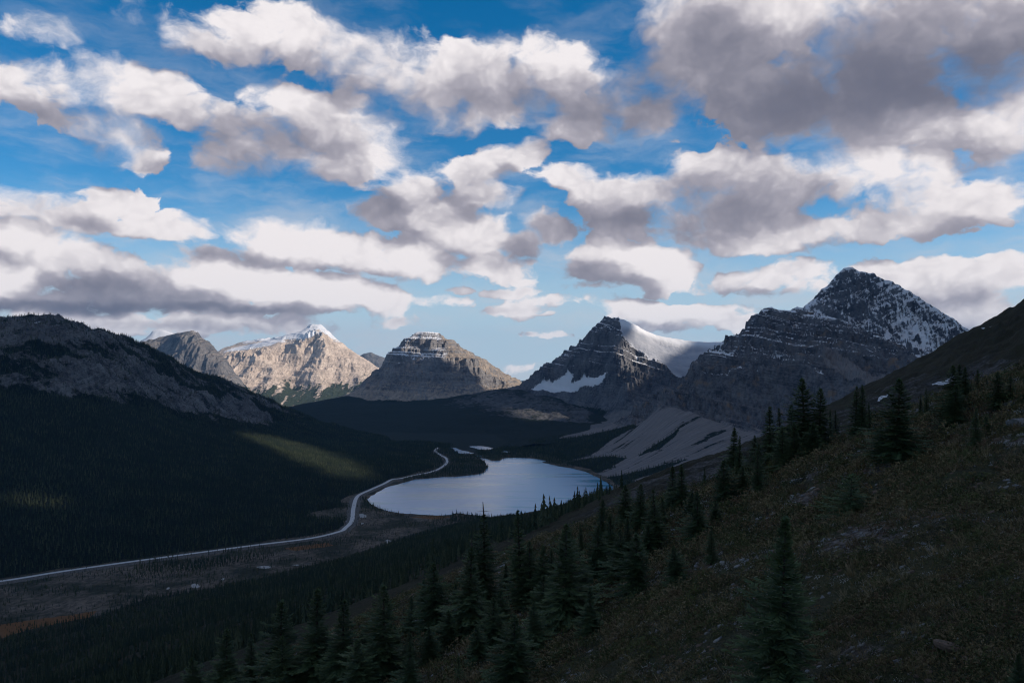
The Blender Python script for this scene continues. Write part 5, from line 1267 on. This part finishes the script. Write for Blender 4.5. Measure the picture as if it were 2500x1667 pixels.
def grass_clump(name, seed, n, rad, hgt, w, mat):
    rng = random.Random(seed); V, F = [], []
    for i in range(n):
        a = rng.uniform(0, 6.28); r = rad * rng.random(); b = Vector((r * math.cos(a), r * math.sin(a), -0.02)); h = hgt * rng.uniform(.5, 1.2); ln = rng.uniform(.15, .7)
        d = Vector((math.cos(a + rng.uniform(-1, 1)), math.sin(a + rng.uniform(-1, 1)), 0)); s = Vector((-d.y, d.x, 0)) * w; k = len(V)
        m1 = b + d * (ln * h * .3) + Vector((0, 0, h * .6)); t = b + d * (ln * h) + Vector((0, 0, h))
        V += [tuple(b - s), tuple(b + s), tuple(m1 + s * .7), tuple(m1 - s * .7), tuple(t)]; F += [(k, k + 1, k + 2, k + 3), (k + 3, k + 2, k + 4)]
    me = bpy.data.meshes.new(name); me.from_pydata(V, [], F); me.update(); me.materials.append(mat)
    return bpy.data.objects.new(name + '_form', me)
def tint_mat(name, cols, rough=0.8):
    m, N = new_mat(name); oi = N.node('ShaderNodeObjectInfo'); r = N.node('ShaderNodeValToRGB'); r.color_ramp.interpolation = 'LINEAR'
    e = r.color_ramp.elements; e[0].position = 0; e[0].color = (*cols[0], 1); e[1].position = 1; e[1].color = (*cols[-1], 1)
    for i, c in enumerate(cols[1:-1]): q = e.new((i + 1) / (len(cols) - 1)); q.color = (*c, 1)
    pt = N.noise(oi.outputs['Location'], 0.22, 3, 0.55)
    N.l.new(N.math('FRACT', N.math('ADD', N.math('MULTIPLY', oi.outputs['Random'], 0.55), N.math('MULTIPLY', pt, 1.3))), r.inputs[0]); finish(N, bsdf(N, r.outputs[0], rough, None, 0.15).outputs[0]); return m
M_heath = tint_mat('heath_leaves', [(0.036, 0.050, 0.022), (0.085, 0.095, 0.034), (0.075, 0.055, 0.034), (0.040, 0.058, 0.025), (0.145, 0.105, 0.052), (0.050, 0.066, 0.028), (0.20, 0.155, 0.085), (0.095, 0.060, 0.040)])
M_grass = tint_mat('dry_grass', [(0.10, 0.085, 0.036), (0.26, 0.19, 0.095), (0.09, 0.085, 0.04), (0.38, 0.29, 0.18)])
M_gold = tint_mat('autumn_leaves', [(0.30, 0.17, 0.030), (0.22, 0.10, 0.03), (0.36, 0.22, 0.05), (0.15, 0.075, 0.04)])
M_lichen = tint_mat('pale_lichen_twigs', [(0.22, 0.215, 0.19), (0.50, 0.485, 0.45), (0.13, 0.125, 0.115), (0.62, 0.60, 0.57)])
heaths = [leaf_clump('heath', 400 + i, (46, 60, 52, 80)[i], (.28, .36, .24, .42)[i], (.17, .24, .15, .40)[i], .015, .080, M_heath, .8) for i in range(4)]
grasses = [grass_clump('grass', 420 + i, 16, .10, .26, .006, M_grass) for i in range(3)]
golds = [leaf_clump('autumn_plant', 440 + i, 14, .13, .16, .016, .05, M_gold, .5) for i in range(3)]
lich = [leaf_clump('lichen', 460 + i, 22, .16, .09, .008, .06, M_lichen, .9) for i in range(2)]
pebs = []
for i in range(4):
    me = boulder_mesh('stone', 480 + i, (.6, .8, .5, .7)[i], 6); me.materials.append(M_st[(0, 2, 0, 1)[i]]); pebs.append(bpy.data.objects.new('stone_form', me))
def near_points(n, y0, y1, power, mask=None):
    u = rs.uniform(U(250), U(2640), n); y = y0 * (y1 / y0) ** (rs.uniform(0, 1, n) ** power); x = u * y
    z = ng.sample(nZ, x, y); ppx, ppy = px_of(x, y, z); k = (ppy < 1720)
    if mask is not None: k &= rs.uniform(0, 1, n) < mask(x, y)
    return np.stack([x, y, z], -1)[k]
def cover_object(name, P, lo, hi, forms, lab, cat, grow=True, sink=0.02, flatten=1.0):
    n = len(P); s = rs.uniform(lo, hi, n) * (np.clip(P[:, 1] / 30, 0.8, 2.4) if grow else 1.0)
    turn = np.zeros((n, 3)); turn[:, 2] = rs.uniform(0, 6.28, n); turn[:, 1] = -0.42
    turn[:, 2] = rs.uniform(-.6, .6, n); print(name, n)
    return scatter(name, P - np.array([0, 0, sink]), np.stack([s, s, s * flatten], -1), turn, rs.randint(0, len(forms), n), forms, kind='stuff', label=lab, category=cat)
patch = lambda x, y: (1 - 0.8 * ng.sample(bare, x, y)) * np.clip(0.60 + 1.7 * fbm(x / 3.5, y / 5, 3, 0.6, seed=171), 0, 1)
patch2 = lambda x, y: np.clip(0.1 + 2.2 * fbm(x / 5.0, y / 7, 3, 0.6, seed=172), 0, 1)
patch3 = lambda x, y: np.clip(-0.1 + 2.0 * fbm(x / 4.0, y / 6, 3, 0.6, seed=173), 0, 1)
cover_object('undergrowth', near_points(52000, 13, 128, 0.75, patch), .7, 1.5, heaths, 'dark low heath and dwarf shrubs covering the near slope', 'heath')
cover_object('grass', near_points(30000, 13, 128, 0.8, patch2), .7, 1.5, grasses, 'dry tan grass tufts among the heath', 'grass')
cover_object('leaves', near_points(9000, 13, 110, 0.8, patch3), .6, 1.3, golds, 'small golden autumn leaves in the heath', 'leaves')
cover_object('lichen', near_points(22000, 13, 125, 0.8, lambda x, y: np.clip(0.12 + 2.0 * fbm(x / 2.5, y / 4, 3, 0.6, seed=174), 0, 1)), .7, 1.4, lich, 'pale lichen and dead twigs in the heath', 'lichen')
cover_object('rubble', near_points(16000, 13, 128, 0.8, lambda x, y: np.clip(0.05 + ng.sample(bare, x, y) * 1.2, 0, 1)), .025, .15, pebs, 'small grey stones strewn over the near slope', 'stones', True, 0.0)
# one clear tuft of tall straw
x, y, z = hit(2205, 1490); tuft = grass_clump('grass_tuft', 433, 46, .22, .62, .005, M_grass)
o = link('grass_tuft', tuft.data, None, label='tall straw-coloured grass tuft in the right heath', category='grass tuft'); o.location = (x, y, z)

# ------------------------------------------------------------------ vehicles by the road, a couple of pixels each
def box(V, F, x0, x1, y0, y1, z0, z1, tx=0.0, ty=0.0):
    k = len(V); V += [(x0, y0, z0), (x1, y0, z0), (x1, y1, z0), (x0, y1, z0), (x0 + tx, y0 + ty, z1), (x1 - tx, y0 + ty, z1), (x1 - tx, y1 - ty, z1), (x0 + tx, y1 - ty, z1)]
    F += [(k, k + 3, k + 2, k + 1), (k + 4, k + 5, k + 6, k + 7)] + [(k + a, k + (a + 1) % 4, k + 4 + (a + 1) % 4, k + 4 + a) for a in range(4)]
def part(name, boxes, mat, parent):
    V, F = [], []
    for b in boxes: box(V, F, *b)
    me = bpy.data.meshes.new(name); me.from_pydata(V, [], F); me.update(); me.materials.append(mat); return link(name, me, None, parent)
m, N = new_mat('white_vehicle_paint'); finish(N, bsdf(N, (0.75, 0.75, 0.76), 0.35, None, 0.5).outputs[0]); M_paint = m
m, N = new_mat('dark_window_glass'); finish(N, bsdf(N, (0.02, 0.025, 0.03), 0.15, None, 0.5).outputs[0]); M_glass = m
m, N = new_mat('tyre_rubber'); finish(N, bsdf(N, (0.02, 0.02, 0.02), 0.9, None, 0.2).outputs[0]); M_tyre = m
def wheel(parent, x, y, r, w):
    V, F = [], []
    for s in (-1, 1):
        for j in range(12): V.append((x + r * math.cos(j * .5236), y + s * w / 2, r + r * math.sin(j * .5236)))
    for j in range(12): F.append((j, (j + 1) % 12, 12 + (j + 1) % 12, 12 + j))
    F += [tuple(range(11, -1, -1)), tuple(range(12, 24))]
    me = bpy.data.meshes.new('wheel'); me.from_pydata(V, [], F); me.update(); me.materials.append(M_tyre); link('wheel', me, None, parent)
def vehicle(px, py, rot, L, H, van, lab):
    x, y, z = floor_at(px, py, LAKE_Z + 1.2)
    r = bpy.data.objects.new('motorhome' if van else 'car', None); col.objects.link(r); r.location = (x, y, z); r.rotation_euler.z = rot
    r['label'] = lab; r['category'] = 'motorhome' if van else 'car'; w = 1.1 if van else 0.9
    if van:
        part('body', [(-L / 2, L * .30, -w, w, .45, H, .08, .06), (L * .28, L / 2, -w, w, .45, H * .62, .12, .06)], M_paint, r)
        part('windscreen', [(L * .44, L / 2 - .02, -w * .85, w * .85, H * .40, H * .60, .1, .05)], M_glass, r)
        for s in (-1, 1): part('side_window', [(-L * .25, L * .05, s * w - .02, s * w + .02, H * .5, H * .75)], M_glass, r)
    else:
        part('body', [(-L / 2, L / 2, -w, w, .3, .85, .06, .06)], M_paint, r); part('cabin', [(-L * .32, L * .22, -w * .92, w * .92, .85, H, .42, .16)], M_glass, r); part('roof', [(-L * .2, L * .1, -w * .76, w * .76, H, H + .05, .04, .04)], M_paint, r)
    for sx in (-.32, .32):
        for s in (-1, 1): wheel(r, sx * L, s * w * .9, .36, .25)
vehicle(886, 1279, 0.5, 8.5, 3.1, True, 'white motorhome standing below the gravel pull-out near the road bend')
vehicle(858, 1223, 1.3, 5.2, 1.7, False, 'white car parked beside the road above its bend')
vehicle(846, 1273, 1.1, 5.2, 1.7, False, 'white car parked left of the road at its sharp bend')
# ------------------------------------------------------------------ the air of the valley
V, F = [], []; box(V, F, -28000, 42000, -3000, 28000, -1100, 1150)
me = bpy.data.meshes.new('haze'); me.from_pydata(V, [], F); me.update()
m, N = new_mat('valley_air'); pv = N.node('ShaderNodeVolumePrincipled')
pv.inputs['Color'].default_value = (0.24, 0.58, 1.0, 1); pv.inputs['Density'].default_value = 1.3e-5; pv.inputs['Anisotropy'].default_value = 0.2
o = N.node('ShaderNodeOutputMaterial'); N.l.new(pv.outputs[0], o.inputs['Volume'])
link('haze', me, m, kind='stuff', label='thin blue air filling the valley', category='haze')
